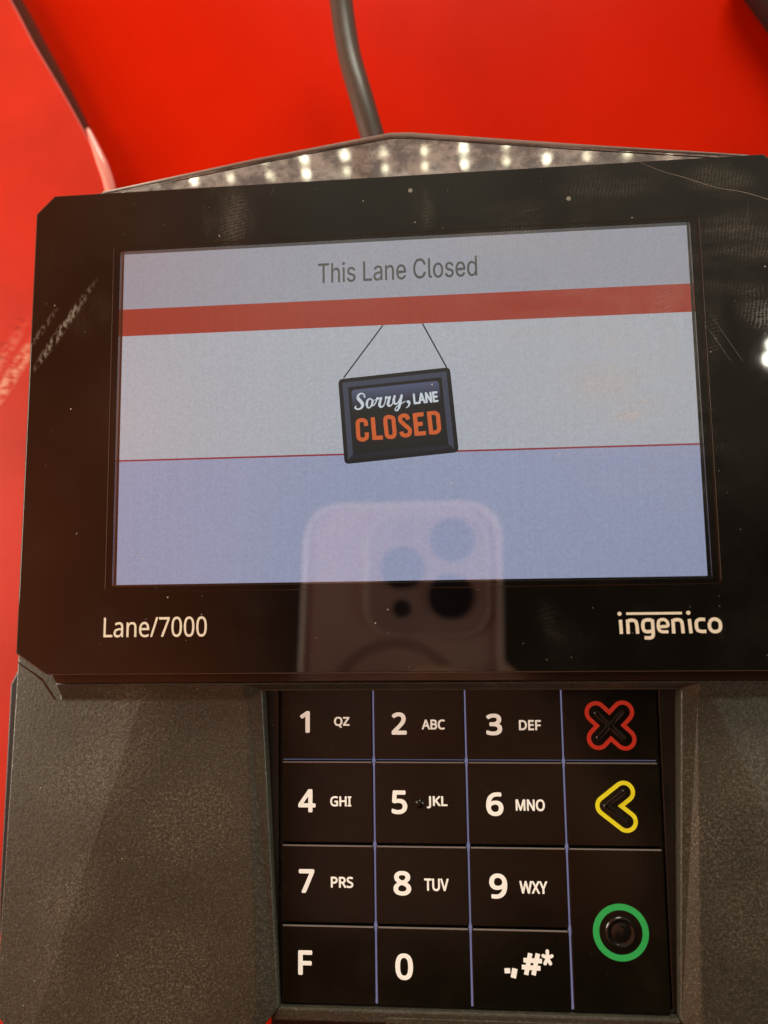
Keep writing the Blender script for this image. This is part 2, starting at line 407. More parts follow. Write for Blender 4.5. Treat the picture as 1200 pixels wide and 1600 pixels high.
# letter outlines in thousandths of the letter size: advance, then closed outlines x, y, x, y ...
GLYPHS = {"humanist":{"L":[420,[78,0,78,573,150,573,150,64,400,64,400,0]],"a":[450,[231,437,268,435,299,428,326,418,347,403,364,383,376,358,383,328,385,293,385,0,334,0,320,61,317,61,304,46,292,33,279,22,265,13,250,5,234,-1,216,-5,195,-7,172,-8,148,-7,124,-2,103,6,84,16,68,30,55,48,45,68,39,92,37,119,40,150,50,176,65,199,87,219,116,234,152,245,194,253,243,257,316,259,316,285,313,317,306,342,293,359,275,371,253,378,227,380,205,379,183,376,163,370,143,363,124,355,106,347,84,400,104,410,126,419,151,426,170,431,190,434,210,436],[252,208,215,205,184,200,159,192,141,182,124,165,113,144,110,119,112,97,120,79,132,66,148,56,167,51,188,49,215,51,238,56,260,66,279,79,295,96,306,117,313,142,315,172,315,210]],"n":[496,[275,438,311,436,343,429,369,417,391,401,409,379,421,352,428,319,431,280,431,0,361,0,361,275,359,299,355,321,348,338,338,353,319,367,295,376,265,379,232,376,204,368,182,356,166,338,154,316,146,289,140,258,139,223,139,0,68,0,68,430,125,430,136,371,140,371,150,385,162,398,175,409,190,418,206,425,222,431,239,435,257,437]],"e":[452,[234,438,261,436,286,432,308,424,329,414,348,401,364,385,378,367,390,346,399,323,406,299,410,272,411,244,411,201,117,201,120,167,127,137,139,111,154,90,174,74,197,62,224,55,254,52,280,53,305,56,327,60,348,66,370,73,392,82,392,20,370,11,349,4,327,-1,304,-5,279,-7,251,-8,221,-6,194,-2,167,6,143,17,121,31,101,48,85,68,70,91,59,117,51,146,46,177,44,212,46,246,50,277,57,306,68,333,81,357,96,378,114,395,134,411,157,423,181,431,207,436],[233,380,209,378,188,372,170,362,154,348,140,330,130,309,123,285,119,257,338,257,336,281,333,302,326,322,318,338,306,353,292,364,276,373,256,378]],"/":[298,[290,573,77,0,8,0,221,573]],"1":[459,[285,0,216,0,216,400,216,439,217,470,219,499,196,477,169,455,108,405,71,452,226,573,285,573]],"2":[459,[417,0,38,0,38,59,188,210,209,231,228,251,246,270,261,287,280,309,295,331,306,353,315,376,320,399,322,424,318,453,309,477,294,496,273,510,249,518,221,520,194,519,169,514,147,506,126,495,104,482,83,466,45,513,60,526,77,537,94,548,113,557,132,565,153,572,174,577,197,580,221,581,246,579,270,576,293,570,313,562,336,548,356,531,372,510,382,492,388,472,392,451,394,428,393,406,389,385,383,364,375,344,365,324,353,305,340,286,324,267,307,247,288,227,268,207,247,185,128,67,128,64,417,64]],"3":[459,[395,439,394,414,389,392,381,372,370,355,356,339,340,326,321,316,300,307,277,302,277,298,309,293,337,283,360,271,379,255,394,236,405,214,411,190,413,163,412,139,407,116,400,94,390,74,377,56,360,40,341,26,318,14,292,4,263,-3,230,-7,193,-8,171,-8,150,-6,130,-4,110,-1,85,5,60,13,36,23,36,89,54,81,74,73,93,67,114,61,135,57,155,54,175,52,194,51,230,53,260,59,285,68,305,81,320,98,331,117,337,139,339,164,337,187,331,206,320,223,306,236,288,247,265,255,246,260,226,263,203,265,179,265,123,265,123,326,180,326,202,326,223,329,242,333,259,339,278,350,294,362,307,377,316,394,321,413,323,434,320,460,311,481,295,498,274,511,249,519,219,521,199,521,181,519,164,515,147,511,132,505,117,498,75,473,39,521,55,533,73,544,93,554,115,563,139,571,163,576,190,579,218,581,260,578,296,571,327,558,352,540,371,519,384,495,393,468]],"4":[459,[443,130,359,130,359,0,291,0,291,130,17,130,17,190,286,576,359,576,359,193,443,193],[291,374,291,412,293,444,294,474,295,500,292,500,276,468,257,438,86,193,291,193]],"5":[459,[221,351,249,350,275,346,300,340,322,331,343,320,361,307,376,291,389,274,400,254,407,232,412,209,413,183,411,154,407,128,399,103,387,81,373,60,356,43,336,28,314,15,289,5,261,-2,231,-7,199,-8,177,-8,156,-6,136,-4,116,0,91,6,70,14,51,23,51,90,71,79,95,70,121,62,148,57,174,53,200,52,227,54,252,58,274,65,293,76,310,89,323,106,333,126,339,149,341,176,339,202,332,225,321,245,306,262,287,275,262,284,232,290,197,292,182,291,164,290,146,288,99,280,64,302,86,573,373,573,373,508,146,508,132,342,169,348,185,350,202,351]],"6":[459,[44,245,45,269,46,294,48,318,51,342,55,366,60,389,67,412,75,433,84,454,95,474,107,492,121,510,137,525,155,539,174,551,196,562,220,570,246,576,275,579,306,581,344,579,377,573,377,513,344,520,308,523,281,522,257,518,235,512,216,504,193,491,173,474,158,454,145,431,134,407,127,380,122,359,119,337,116,314,115,291,119,291,128,303,138,315,150,326,163,335,178,343,194,350,213,355,233,357,255,358,279,357,302,353,323,347,342,338,360,327,375,313,389,297,400,279,409,258,416,236,420,211,421,184,420,156,415,129,408,104,399,82,386,61,372,44,355,28,336,15,314,5,291,-2,266,-7,239,-8,212,-6,187,-1,163,7,140,19,119,35,101,54,88,70,77,89,67,110,59,133,52,158,48,185,45,214],[238,51,262,53,284,59,303,70,320,84,334,102,343,125,349,153,351,184,350,210,344,233,336,254,324,271,308,285,289,295,267,301,241,303,217,301,195,296,175,287,157,276,143,263,131,248,122,232,117,215,115,198,116,181,119,163,123,146,129,129,137,114,146,99,158,85,170,74,185,64,201,57,219,53]],"7":[459,[109,0,344,508,35,508,35,573,419,573,419,518,187,0]],"8":[459,[229,581,253,580,276,577,298,572,318,565,341,553,362,538,378,519,390,497,398,472,400,443,399,421,394,401,385,383,374,367,361,352,346,338,329,325,310,314,291,303,314,291,335,279,355,265,373,250,389,234,401,216,411,196,417,173,419,148,417,125,413,104,406,84,395,65,383,49,367,34,350,22,330,11,308,3,284,-3,258,-7,231,-8,201,-7,174,-3,149,2,126,10,106,21,89,33,74,47,61,63,52,81,45,101,41,122,39,146,41,171,47,194,56,214,68,232,82,249,99,264,118,277,138,289,158,299,140,310,123,322,107,336,93,350,81,366,71,383,64,401,59,422,58,444,60,472,68,497,80,518,97,537,117,552,141,565,161,572,182,577,205,580],[108,145,112,119,121,96,138,76,155,64,176,55,200,50,229,48,257,50,281,55,302,64,319,76,336,96,346,120,350,148,348,166,343,182,335,197,324,211,310,223,293,235,274,246,253,256,229,265,217,270,194,260,174,249,157,237,142,225,130,212,121,197,114,182,110,164],[228,524,200,521,176,514,155,502,139,486,130,466,127,441,128,422,133,406,141,391,151,379,164,367,179,357,195,348,213,339,232,330,250,339,267,348,282,357,296,367,307,379,317,392,325,406,329,423,330,441,327,466,318,486,302,502,282,514,257,521]],"9":[459,[417,328,417,304,415,279,413,255,410,231,406,207,401,183,394,161,387,139,377,118,366,99,354,80,340,63,324,47,306,33,286,21,265,11,241,3,214,-3,185,-7,154,-8,117,-6,82,0,82,60,115,53,152,50,179,51,204,54,226,60,245,68,268,82,287,99,303,118,313,135,322,153,329,172,334,192,339,213,342,235,344,258,346,281,341,281,332,269,322,258,310,247,297,238,282,230,266,223,247,218,227,215,204,214,181,215,158,219,138,226,118,235,101,246,85,260,72,275,61,294,52,314,45,336,41,361,40,387,42,416,46,443,53,468,63,491,76,511,90,529,107,544,127,557,148,568,171,575,196,579,223,581,250,579,275,574,299,565,322,553,342,537,361,518,373,501,384,483,394,462,402,439,409,415,413,388,416,359],[223,521,199,519,178,513,159,503,142,488,128,470,118,447,112,420,110,388,112,362,117,339,125,318,137,301,152,287,171,277,193,271,220,269,244,271,266,276,286,285,304,296,318,310,330,325,339,341,344,358,346,374,345,392,342,409,338,426,332,443,324,459,315,474,304,487,291,499,277,508,260,516,242,520]],"0":[459,[419,287,419,253,417,221,414,191,409,163,403,137,395,112,386,90,376,70,363,52,349,37,334,23,316,12,297,3,276,-3,253,-7,229,-8,198,-6,170,1,145,12,122,27,103,47,86,70,71,98,60,129,51,163,44,201,41,243,39,287,40,332,44,373,50,411,58,446,69,477,83,504,99,527,119,547,141,562,167,573,196,579,229,581,259,579,287,573,313,562,335,547,355,527,372,504,387,477,399,446,408,411,414,373,418,332],[110,287,111,249,113,215,116,184,121,156,128,132,137,111,147,93,159,78,178,64,202,55,229,52,256,55,279,64,298,78,310,92,320,110,329,131,336,156,341,184,345,215,347,249,348,287,347,325,345,359,341,390,336,417,329,442,320,463,310,481,298,495,279,510,256,518,229,521,202,518,178,510,159,495,147,481,137,463,128,442,121,417,116,390,113,359,111,325]],"Q":[626,[577,287,576,253,573,221,567,190,559,160,548,133,535,108,520,85,503,64,483,46,461,30,437,17,411,6,548,-136,444,-136,334,-7,324,-8,314,-8,281,-7,251,-3,222,4,196,13,173,25,151,39,131,55,114,73,98,94,85,116,74,141,65,167,58,195,53,224,50,255,49,288,51,331,56,370,65,408,78,442,94,473,114,500,138,524,166,545,197,561,232,572,271,579,314,581,356,579,393,572,428,561,459,545,486,525,510,501,530,473,547,442,560,408,570,370,576,330],[125,287,126,252,130,220,136,190,145,163,157,138,171,117,188,98,207,83,230,70,255,62,283,56,314,55,345,56,373,62,398,70,420,83,439,98,456,117,470,138,481,163,490,190,496,220,500,252,501,287,498,338,490,384,476,423,456,457,431,484,398,503,360,514,314,518,283,516,255,511,230,502,207,490,188,475,171,457,157,435,145,411,136,384,130,354,126,322]],"Z":[459,[427,0,30,0,30,55,332,508,40,508,40,573,419,573,419,518,118,64,427,64]],"A":[512,[437,0,368,177,141,177,73,0,0,0,224,575,289,575,512,0],[282,415,274,438,263,473,255,500,247,468,238,438,230,415,165,241,346,241]],"B":[521,[241,573,292,571,336,565,373,555,404,541,428,522,445,497,455,467,459,431,457,409,453,389,446,371,437,354,424,340,409,328,392,317,372,309,350,304,350,300,373,295,395,288,415,279,433,267,448,253,461,236,470,215,476,191,478,163,476,138,472,115,464,93,454,74,441,57,425,42,406,29,385,19,362,11,337,5,309,1,279,0,78,0,78,573],[256,329,290,330,318,335,340,342,357,352,372,371,381,394,384,423,380,451,369,474,351,490,332,499,308,506,279,510,245,511,150,511,150,329],[150,269,150,61,265,61,301,63,330,68,354,78,371,91,384,107,394,125,399,145,401,168,399,188,395,205,388,221,377,235,362,247,344,256,327,262,307,266,285,268,260,269]],"C":[507,[323,517,301,516,280,513,260,508,241,502,217,490,196,474,178,456,166,440,155,423,146,404,139,383,133,361,129,337,126,312,125,286,126,252,131,220,138,191,147,164,160,139,175,117,192,99,213,83,236,71,262,62,291,57,322,55,347,56,371,58,394,62,416,66,438,72,460,78,460,15,438,8,416,2,393,-2,375,-5,356,-7,335,-8,312,-8,270,-6,232,1,197,12,166,28,139,48,115,72,95,99,78,131,65,165,56,203,51,244,49,287,50,319,53,349,59,378,67,406,77,432,89,456,103,478,120,499,138,517,159,534,181,548,206,559,233,569,261,575,292,579,324,581,346,580,367,578,388,576,409,572,435,565,460,557,482,547,453,486,435,494,415,501,394,508,372,513,348,516]],"D":[585,[536,292,534,246,528,203,516,165,501,131,481,100,457,74,430,51,399,33,364,18,325,8,283,2,237,0,78,0,78,573,254,573,296,571,335,565,371,555,404,540,434,523,460,501,483,475,502,446,517,413,528,377,534,336],[460,289,459,326,454,359,446,388,435,415,421,437,404,457,384,474,361,487,336,498,308,505,277,509,244,511,150,511,150,62,228,62,282,65,329,76,369,94,402,119,428,151,446,190,457,236]],"E":[446,[398,0,78,0,78,573,398,573,398,509,150,509,150,330,383,330,383,268,150,268,150,63,398,63]],"F":[416,[150,0,78,0,78,573,398,573,398,509,150,509,150,306,383,306,383,243,150,243]],"G":[584,[326,302,524,302,524,22,501,15,478,8,454,3,431,-1,406,-4,380,-6,352,-8,323,-8,280,-6,241,1,205,12,173,28,145,47,120,71,98,98,81,130,67,164,57,202,51,243,49,286,51,330,58,370,69,407,84,442,104,473,127,500,154,524,186,544,220,560,259,571,300,578,346,581,369,580,392,578,415,576,437,572,458,567,478,561,498,554,516,547,489,484,468,493,445,501,421,508,395,513,369,516,342,517,309,515,278,510,250,501,225,489,202,474,181,455,164,434,150,409,139,382,131,353,126,321,124,286,126,253,130,222,137,193,146,166,159,141,175,119,194,100,216,84,241,71,270,62,303,56,340,55,364,55,385,56,404,59,452,68,452,238,326,238]],"H":[594,[516,0,443,0,443,267,150,267,150,0,78,0,78,573,150,573,150,330,443,330,443,573,516,573]],"I":[272,[239,0,32,0,32,42,99,57,99,515,32,531,32,573,239,573,239,531,172,515,172,57,239,42]],"J":[219,[-3,-152,-37,-150,-63,-142,-63,-81,-35,-87,-5,-89,8,-88,21,-85,33,-81,45,-74,54,-65,63,-53,69,-38,73,-19,74,3,74,573,146,573,146,9,145,-18,141,-42,136,-63,128,-82,114,-104,96,-122,75,-135,58,-143,39,-148,19,-151]],"K":[496,[496,0,411,0,209,273,150,222,150,0,78,0,78,573,150,573,150,290,199,345,249,399,403,573,488,573,261,323]],"M":[727,[330,0,142,502,139,502,142,461,144,407,144,347,144,0,78,0,78,573,184,573,361,103,364,103,544,573,650,573,650,0,578,0,578,352,579,408,581,460,584,501,581,501,390,0]],"N":[609,[532,0,447,0,141,476,138,476,141,432,143,378,144,320,144,0,78,0,78,573,161,573,467,99,470,99,468,137,466,193,464,249,464,573,532,573]],"O":[626,[577,287,576,255,573,224,568,194,561,166,551,140,540,116,526,94,510,73,493,54,473,38,451,24,428,13,402,4,375,-3,345,-7,314,-8,281,-7,251,-3,222,4,196,13,173,25,151,39,131,55,114,73,98,94,85,116,74,141,65,167,58,195,53,224,50,255,49,288,51,331,56,370,65,408,78,442,94,473,114,500,138,524,166,545,197,561,232,572,271,579,314,581,356,579,393,572,428,561,459,545,486,525,510,501,530,473,547,442,560,408,570,370,576,330],[125,287,126,252,130,220,136,190,145,163,157,138,171,117,188,98,207,83,230,70,255,62,283,56,314,55,345,56,373,62,398,70,420,83,439,98,456,117,470,138,481,163,490,190,496,220,500,252,501,287,498,338,490,384,476,423,456,457,431,484,398,503,360,514,314,518,283,516,255,511,230,502,207,490,188,475,171,457,157,435,145,411,136,384,130,354,126,322]],"P":[485,[229,573,282,570,326,562,363,548,393,528,415,504,431,475,441,442,444,404,443,381,439,358,433,336,423,316,411,296,395,278,380,266,364,255,345,246,324,238,301,231,275,227,247,224,216,223,150,223,150,0,78,0,78,573],[223,511,150,511,150,285,208,285,234,285,258,288,279,291,298,296,320,306,338,318,352,334,362,352,368,375,370,401,367,427,361,449,350,468,334,484,314,495,289,504,258,509]],"R":[499,[236,573,270,571,301,568,329,562,353,555,375,544,393,532,409,517,422,500,432,481,439,460,443,436,444,410,442,381,437,356,427,334,415,315,401,298,385,285,367,274,349,264,330,257,487,0,403,0,264,237,150,237,150,0,78,0,78,573],[232,510,150,510,150,298,236,298,268,299,296,304,319,313,338,325,352,341,362,359,368,381,370,407,368,430,363,450,355,467,343,480,328,491,310,500,287,505,261,509]],"S":[440,[403,153,401,128,396,106,389,85,378,66,364,49,348,35,328,22,307,11,283,3,257,-3,228,-7,198,-8,177,-8,157,-7,137,-5,118,-2,100,1,83,4,68,9,54,14,41,19,41,88,62,80,86,72,113,65,134,60,156,57,179,55,201,55,228,56,252,60,273,66,290,74,305,85,316,98,324,113,329,129,330,147,329,164,325,180,318,194,308,207,295,218,277,230,261,238,242,247,220,255,196,265,172,274,151,284,131,294,114,305,98,317,85,330,74,344,65,359,57,375,52,393,49,413,48,435,50,457,54,477,61,496,71,513,84,528,99,542,116,553,136,563,157,571,180,576,205,579,231,581,254,580,276,578,297,576,318,572,343,565,367,558,389,549,366,487,346,495,325,502,302,508,278,513,254,516,229,517,207,516,187,513,169,507,155,499,142,489,133,478,126,464,122,450,121,434,122,416,126,400,133,386,143,373,156,362,172,351,187,343,204,335,224,327,246,318,270,309,293,299,313,289,332,279,353,264,371,247,385,228,395,206,401,181]],"T":[446,[259,0,187,0,187,509,8,509,8,573,437,573,437,509,259,509]],"U":[586,[513,202,512,173,507,146,500,120,489,95,476,72,459,52,439,35,416,20,389,8,360,-1,327,-6,290,-8,240,-4,196,7,159,25,128,50,104,82,86,118,76,158,72,204,72,573,144,573,144,201,147,168,154,139,165,114,182,93,203,76,228,64,259,57,294,55,319,56,342,59,361,65,379,73,399,88,415,105,427,126,435,149,440,174,442,202,442,573,513,573]],"V":[481,[481,573,277,0,204,0,0,573,75,573,204,205,220,160,231,119,241,80,250,119,262,161,277,207,405,573]],"W":[746,[735,573,583,0,510,0,399,375,389,410,380,443,373,471,370,488,367,471,361,443,352,409,342,373,234,0,161,0,10,573,85,573,174,223,183,186,190,151,196,118,201,87,206,119,213,154,222,191,232,227,333,573,407,573,512,225,523,187,532,151,538,117,544,87,550,129,560,175,572,224,660,573]],"X":[470,[467,0,385,0,233,249,79,0,3,0,193,298,15,573,95,573,236,348,377,573,453,573,276,300]],"Y":[454,[227,291,376,573,454,573,263,222,263,0,191,0,191,219,0,573,79,573]]},"grotesk":{"T":[449,[32,452,32,509,417,509,417,452,257,452,257,0,193,0,193,452]],"h":[410,[114,227,114,0,53,0,53,509,114,509,114,287,102,287,112,312,124,332,137,349,152,362,175,374,200,382,227,384,252,383,275,377,295,369,313,356,328,340,341,321,348,304,353,285,356,264,357,240,357,0,296,0,296,235,293,263,286,286,273,304,256,318,235,326,210,329,192,328,176,324,161,317,147,308,136,297,126,283,119,266,115,248]],"i":[167,[53,0,53,379,114,379,114,0],[84,443,73,444,63,448,54,455,47,463,43,472,41,483,43,494,47,504,54,512,63,518,73,522,84,524,95,522,105,518,114,512,121,504,125,494,126,483,125,472,121,463,114,455,105,448,95,444]],"s":[365,[182,-8,157,-7,133,-3,112,3,93,12,76,24,62,38,50,54,41,73,36,94,94,107,101,87,111,72,124,60,141,52,160,47,181,45,206,47,227,53,244,62,258,74,265,88,268,103,266,115,262,126,254,136,243,144,229,150,212,155,149,170,125,177,104,186,87,196,72,208,58,227,50,249,47,274,49,295,55,314,65,332,79,347,95,360,115,370,137,378,161,383,187,384,212,383,234,379,254,372,271,363,286,352,299,339,309,324,318,308,324,290,268,277,262,291,254,304,243,316,228,325,210,331,187,333,166,331,147,326,131,317,119,305,111,292,109,277,110,264,115,253,124,243,136,235,152,229,172,223,229,209,254,202,275,194,292,183,306,171,320,153,328,131,331,107,329,85,323,65,312,47,298,31,281,18,260,6,236,-2,210,-7]]," ":[188],"L":[393,[60,0,60,509,125,509,125,57,361,57,361,0]],"a":[389,[160,-9,137,-7,115,-3,94,5,76,15,60,29,48,45,38,63,32,84,30,108,32,128,36,146,43,161,53,174,64,184,78,193,92,200,108,206,125,211,178,220,234,227,247,229,257,231,265,235,271,240,274,246,276,255,276,257,275,272,272,285,267,297,260,307,251,315,240,322,227,327,212,330,196,331,178,330,163,327,149,322,137,316,127,309,118,301,110,292,104,283,100,274,41,291,51,313,64,331,79,346,95,358,114,368,133,375,153,380,173,383,194,384,208,384,223,382,239,379,255,375,271,369,286,360,300,350,312,336,322,320,330,301,335,278,337,251,337,0,277,0,277,52,272,52,267,43,260,34,252,25,242,16,229,8,215,1,199,-4,181,-7],[170,45,192,47,211,51,228,59,242,68,254,80,263,93,270,108,274,122,276,138,276,190,259,182,231,176,200,171,175,168,161,166,147,163,134,159,122,153,112,147,103,139,97,130,93,118,92,105,93,93,96,82,102,72,109,64,119,57,130,52,142,48,156,46]],"n":[410,[114,227,114,0,53,0,53,379,112,379,112,287,102,287,112,312,124,332,137,349,152,362,175,374,200,382,227,384,252,383,275,377,295,369,313,356,328,340,341,321,348,304,353,285,356,264,357,240,357,0,296,0,296,235,293,263,286,286,273,304,256,318,235,326,210,329,192,328,176,324,161,317,147,308,136,297,126,283,119,266,115,248]],"e":[404,[212,-8,185,-7,161,-2,138,6,117,16,98,30,82,46,68,64,56,85,46,108,40,132,35,159,34,187,35,215,39,242,46,267,55,290,67,311,81,329,97,346,115,359,135,370,157,378,180,383,205,384,226,383,246,380,266,374,285,366,303,355,319,341,334,324,347,305,357,282,363,263,368,242,370,219,371,194,371,169,75,169,75,221,338,221,310,202,308,226,304,248,298,269,288,286,277,301,263,314,246,323,227,328,205,330,183,328,164,323,146,313,131,301,119,286,109,270,102,251,97,231,96,211,96,178,98,151,102,127,110,106,121,88,135,73,151,61,169,53,190,48,212,46,227,47,241,49,254,53,265,58,276,65,285,73,294,82,300,93,306,105,365,91,358,72,348,55,335,39,320,26,302,14,283,4,261,-3,237,-7]],"C":[510,[267,-7,235,-5,205,1,177,11,150,25,126,42,104,63,86,88,70,115,57,146,48,179,42,215,40,254,42,293,48,329,57,362,70,393,86,421,104,445,126,466,150,484,177,498,205,508,235,514,267,516,293,514,317,511,340,504,362,496,383,485,402,471,419,456,435,438,448,418,459,397,467,373,473,348,408,348,404,365,397,380,389,395,380,407,369,418,357,428,344,437,330,444,315,449,300,453,284,455,267,456,245,454,223,450,203,443,184,432,166,419,150,403,137,385,125,364,116,340,109,314,105,285,103,254,105,223,109,194,116,168,125,145,137,123,151,105,166,89,184,76,203,66,223,59,245,54,267,53,284,54,300,56,315,60,330,65,344,72,357,81,369,90,380,102,389,114,397,128,404,144,408,160,473,160,467,135,459,112,448,91,435,71,420,53,402,38,383,24,363,13,341,5,317,-2,293,-6]],"l":[189,[139,-2,112,0,91,8,74,20,62,37,55,59,53,84,53,509,114,509,114,99,114,83,117,71,120,62,126,57,135,53,146,52,160,53,170,54,181,3,162,-1]],"d":[424,[195,-8,172,-7,151,-2,130,5,111,16,94,29,79,45,66,64,55,84,46,108,39,133,35,160,34,189,35,218,39,245,46,270,55,293,66,313,79,332,95,347,112,361,131,371,151,378,173,383,196,384,218,383,237,379,253,373,267,364,278,355,287,346,306,319,311,319,311,509,372,509,372,0,313,0,313,59,307,59,287,31,277,21,266,12,252,4,236,-3,217,-7],[205,47,226,49,246,55,263,65,278,78,290,95,299,115,306,138,310,162,312,189,310,216,306,241,300,263,290,282,278,299,263,312,246,322,227,328,205,330,182,328,162,322,145,311,130,298,118,281,108,261,102,239,98,215,96,189,98,163,102,139,109,117,118,97,130,80,145,66,162,55,182,49]],"o":[415,[207,-8,182,-7,159,-2,137,6,117,16,98,30,82,46,68,64,56,85,46,108,40,133,36,159,34,187,36,216,40,243,46,268,56,291,68,312,82,330,98,346,117,360,137,371,159,378,182,383,207,384,233,383,256,378,278,371,299,360,317,346,333,330,347,312,359,291,369,268,376,243,380,216,381,187,380,159,376,133,369,108,359,85,347,64,333,46,317,30,299,16,278,6,256,-2,233,-7],[207,46,231,49,252,55,270,66,285,80,298,97,307,117,314,139,318,163,319,187,318,212,314,236,307,258,298,278,285,296,270,310,252,321,231,328,207,330,184,328,163,321,145,310,130,296,118,278,108,258,102,236,98,212,96,187,98,163,102,139,108,117,118,97,130,80,145,66,163,55,184,49]],"A":[480,[16,0,201,509,276,509,463,0,395,0,287,302,264,372,232,478,245,478,236,447,228,419,220,393,213,371,191,302,85,0],[110,142,110,199,370,199,370,142]],"E":[419,[60,0,60,509,372,509,372,452,125,452,125,286,355,286,355,229,125,229,125,57,375,57,375,0]],"N":[523,[60,0,60,509,136,509,343,183,363,151,388,107,414,55,405,54,401,108,399,157,399,195,399,509,463,509,463,0,387,0,202,290,177,331,148,381,108,452,119,454,122,384,124,328,125,291,125,0]]}}
def text(name, s, x0, x1, y0, y1, z, mat, parent, weight=0.0, face='humanist', slant=0.0, shift=0.0, track=0):
    """lettering fitted to the printed size in mm; weight thickens the strokes (mm)"""
    cu = bpy.data.curves.new(name, 'CURVE'); cu.dimensions = '2D'; cu.fill_mode = 'BOTH'
    pen = 0; outl = []
    for ch in s:
        gd = GLYPHS[face][ch]
        for pl in gd[1:]: outl.append([(pen + pl[i], pl[i + 1]) for i in range(0, len(pl), 2)])
        pen += gd[0] + track
    ax = min(p[0] for q in outl for p in q); bx = max(p[0] for q in outl for p in q)
    ay = min(p[1] for q in outl for p in q); by = max(p[1] for q in outl for p in q)
    if weight: x0 += weight; x1 -= weight; y0 += weight; y1 -= weight
    for q in outl:
        spn = cu.splines.new('POLY'); spn.points.add(len(q) - 1); spn.use_cyclic_u = True
        for p, (x, y) in zip(spn.points, q):
            u = (x - ax) / (bx - ax); w = (y - ay) / (by - ay)
            p.co = (x0 + u * (x1 - x0) + w * slant, y0 + w * (y1 - y0) + u * shift, 0, 1)
    tmp = bpy.data.objects.new(name, cu); col.objects.link(tmp)
    dg = bpy.context.evaluated_depsgraph_get(); dg.update()
    me = bpy.data.meshes.new_from_object(tmp.evaluated_get(dg)); bpy.data.objects.remove(tmp)
    base = [tuple(v.co) for v in me.vertices]; fcs = [tuple(p.vertices) for p in me.polygons]
    V, F = [], []
    offs = [(0, 0)] + ([(weight * math.cos(a * math.pi / 5), weight * math.sin(a * math.pi / 5)) for a in range(10)] if weight else [])
    for k_, (dx, dy) in enumerate(offs):
        b0 = len(V); V += [(x + dx, y + dy, z + k_ * 0.002) for x, y, _ in base]; F += [tuple(i + b0 for i in f) for f in fcs]
    return up(mesh(name, V, F, mat, parent, recalc=False))
def up(o):
    bm = bmesh.new(); bm.from_mesh(o.data)
    for f in bm.faces:
        f.normal_update()
        if f.normal.z < 0: f.normal_flip()
    bm.to_mesh(o.data); bm.free(); return o
def tube(name, pts, r, mat, parent=None, res=14, k=6, radii=None):
    pts = catmull(pts, k) if k else pts
    V, F = [], []
    n = len(pts); prev = None
    for i, p in enumerate(pts):
        a = Vector(pts[max(i - 1, 0)]); b = Vector(pts[min(i + 1, n - 1)]); t = (b - a).normalized()
        if prev is None: prev = t.orthogonal().normalized()
        u = (prev - t * prev.dot(t)).normalized(); prev = u; w = t.cross(u)
        rr = r if radii is None else radii(i / (n - 1))
        for j in range(res):
            an = 2 * math.pi * j / res; V.append(tuple(Vector(p) + (u * math.cos(an) + w * math.sin(an)) * rr))
    for i in range(n - 1):
        for j in range(res): F.append((i * res + j, i * res + (j + 1) % res, (i + 1) * res + (j + 1) % res, (i + 1) * res + j))
    F.append(tuple(range(res))[::-1]); F.append(tuple(range((n - 1) * res, n * res)))
    return mesh(name, V, F, mat, parent, smooth=True)
def disc(cx, cy, r, n=40): return [(cx + r * math.cos(2 * math.pi * i / n), cy + r * math.sin(2 * math.pi * i / n)) for i in range(n)]

# ------------------------------------------------------------------ setting: red counter
g_ = 900
mesh('counter', [(-g_, -g_, -45), (g_, -g_, -45), (g_, 700, -45), (-g_, 700, -45)], [(0, 1, 2, 3)], M['counter'])
tag(bpy.data.objects['counter'], kind='structure')

# raised red panel lying on the counter to the left; its edge runs down behind the terminal
edge = catmull([(-150, 205), (-128, 165), (-105.6, 126.3), (-97.8, 111.6), (-88.5, 95.6), (-81.2, 82), (-76.0, 70.5), (-71, 55), (-66, 20), (-64, -60), (-66, -200)], 4)
poly = [(x, y) for x, y in edge]
outl = [(-700, 205)] + poly + [(-700, -200)]
pn = thing('red_panel', (-100, 0, -45), 'raised glossy red panel left of the card terminal, with painted edge shade and glare streak', 'panel')
def local(pts, o): return [(x - o[0], y - o[1]) for x, y in pts]
prism('sheet', local(outl, (-100, 0)), 0.05, 4.2, M['panel'], pn, bevel=0.25)
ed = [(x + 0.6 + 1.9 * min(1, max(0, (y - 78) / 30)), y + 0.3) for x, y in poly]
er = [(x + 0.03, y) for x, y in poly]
prism('edge_shade', local(er + ed[::-1], (-100, 0)), 0.04, 3.6, M['edgeshade'], pn)  # dark strip standing in for the shadow along the panel edge
tr = [(-82.4, 86.5), (-80.6, 82.3), (-78.4, 77), (-76.6, 72), (-75, 66), (-73, 60)]
tube('edge_highlight', [(x + 100, y, 3.6) for x, y in tr], 1.2, M['edgehighlight'], pn, radii=lambda t: 0.5 + 0.9 * min(1, t * 2.5))  # highlight on the rounded panel edge, built as a pink tube

# ------------------------------------------------------------------ the card terminal
T = thing('payment_terminal', (0, 0, 0), 'black and grey card terminal with lit screen reading This Lane Closed above its keypad', 'card terminal')

# bodywork under everything
prism('base_housing', [(-72, 30), (72, 30), (78, -46), (81, -52), (81.6, -93), (81.4, -99.5), (79.8, -106.6), (72, -107.4), (50, -107.4), (50, -119.5), (-27, -119.5), (-27, -107.4), (-72, -107.4), (-79.8, -106.6), (-81.4, -99.5), (-81.6, -93), (-81, -52), (-78, -46)], -24, -13, M['base'], T, bevel=0.4)  # front tongue added to darken the shaded gap below the keypad
prism('mounting_foot', [(-40, -70), (40, -70), (40, 25), (-40, 25)], -45, -23.9, M['dark'], T, bevel=1.5)

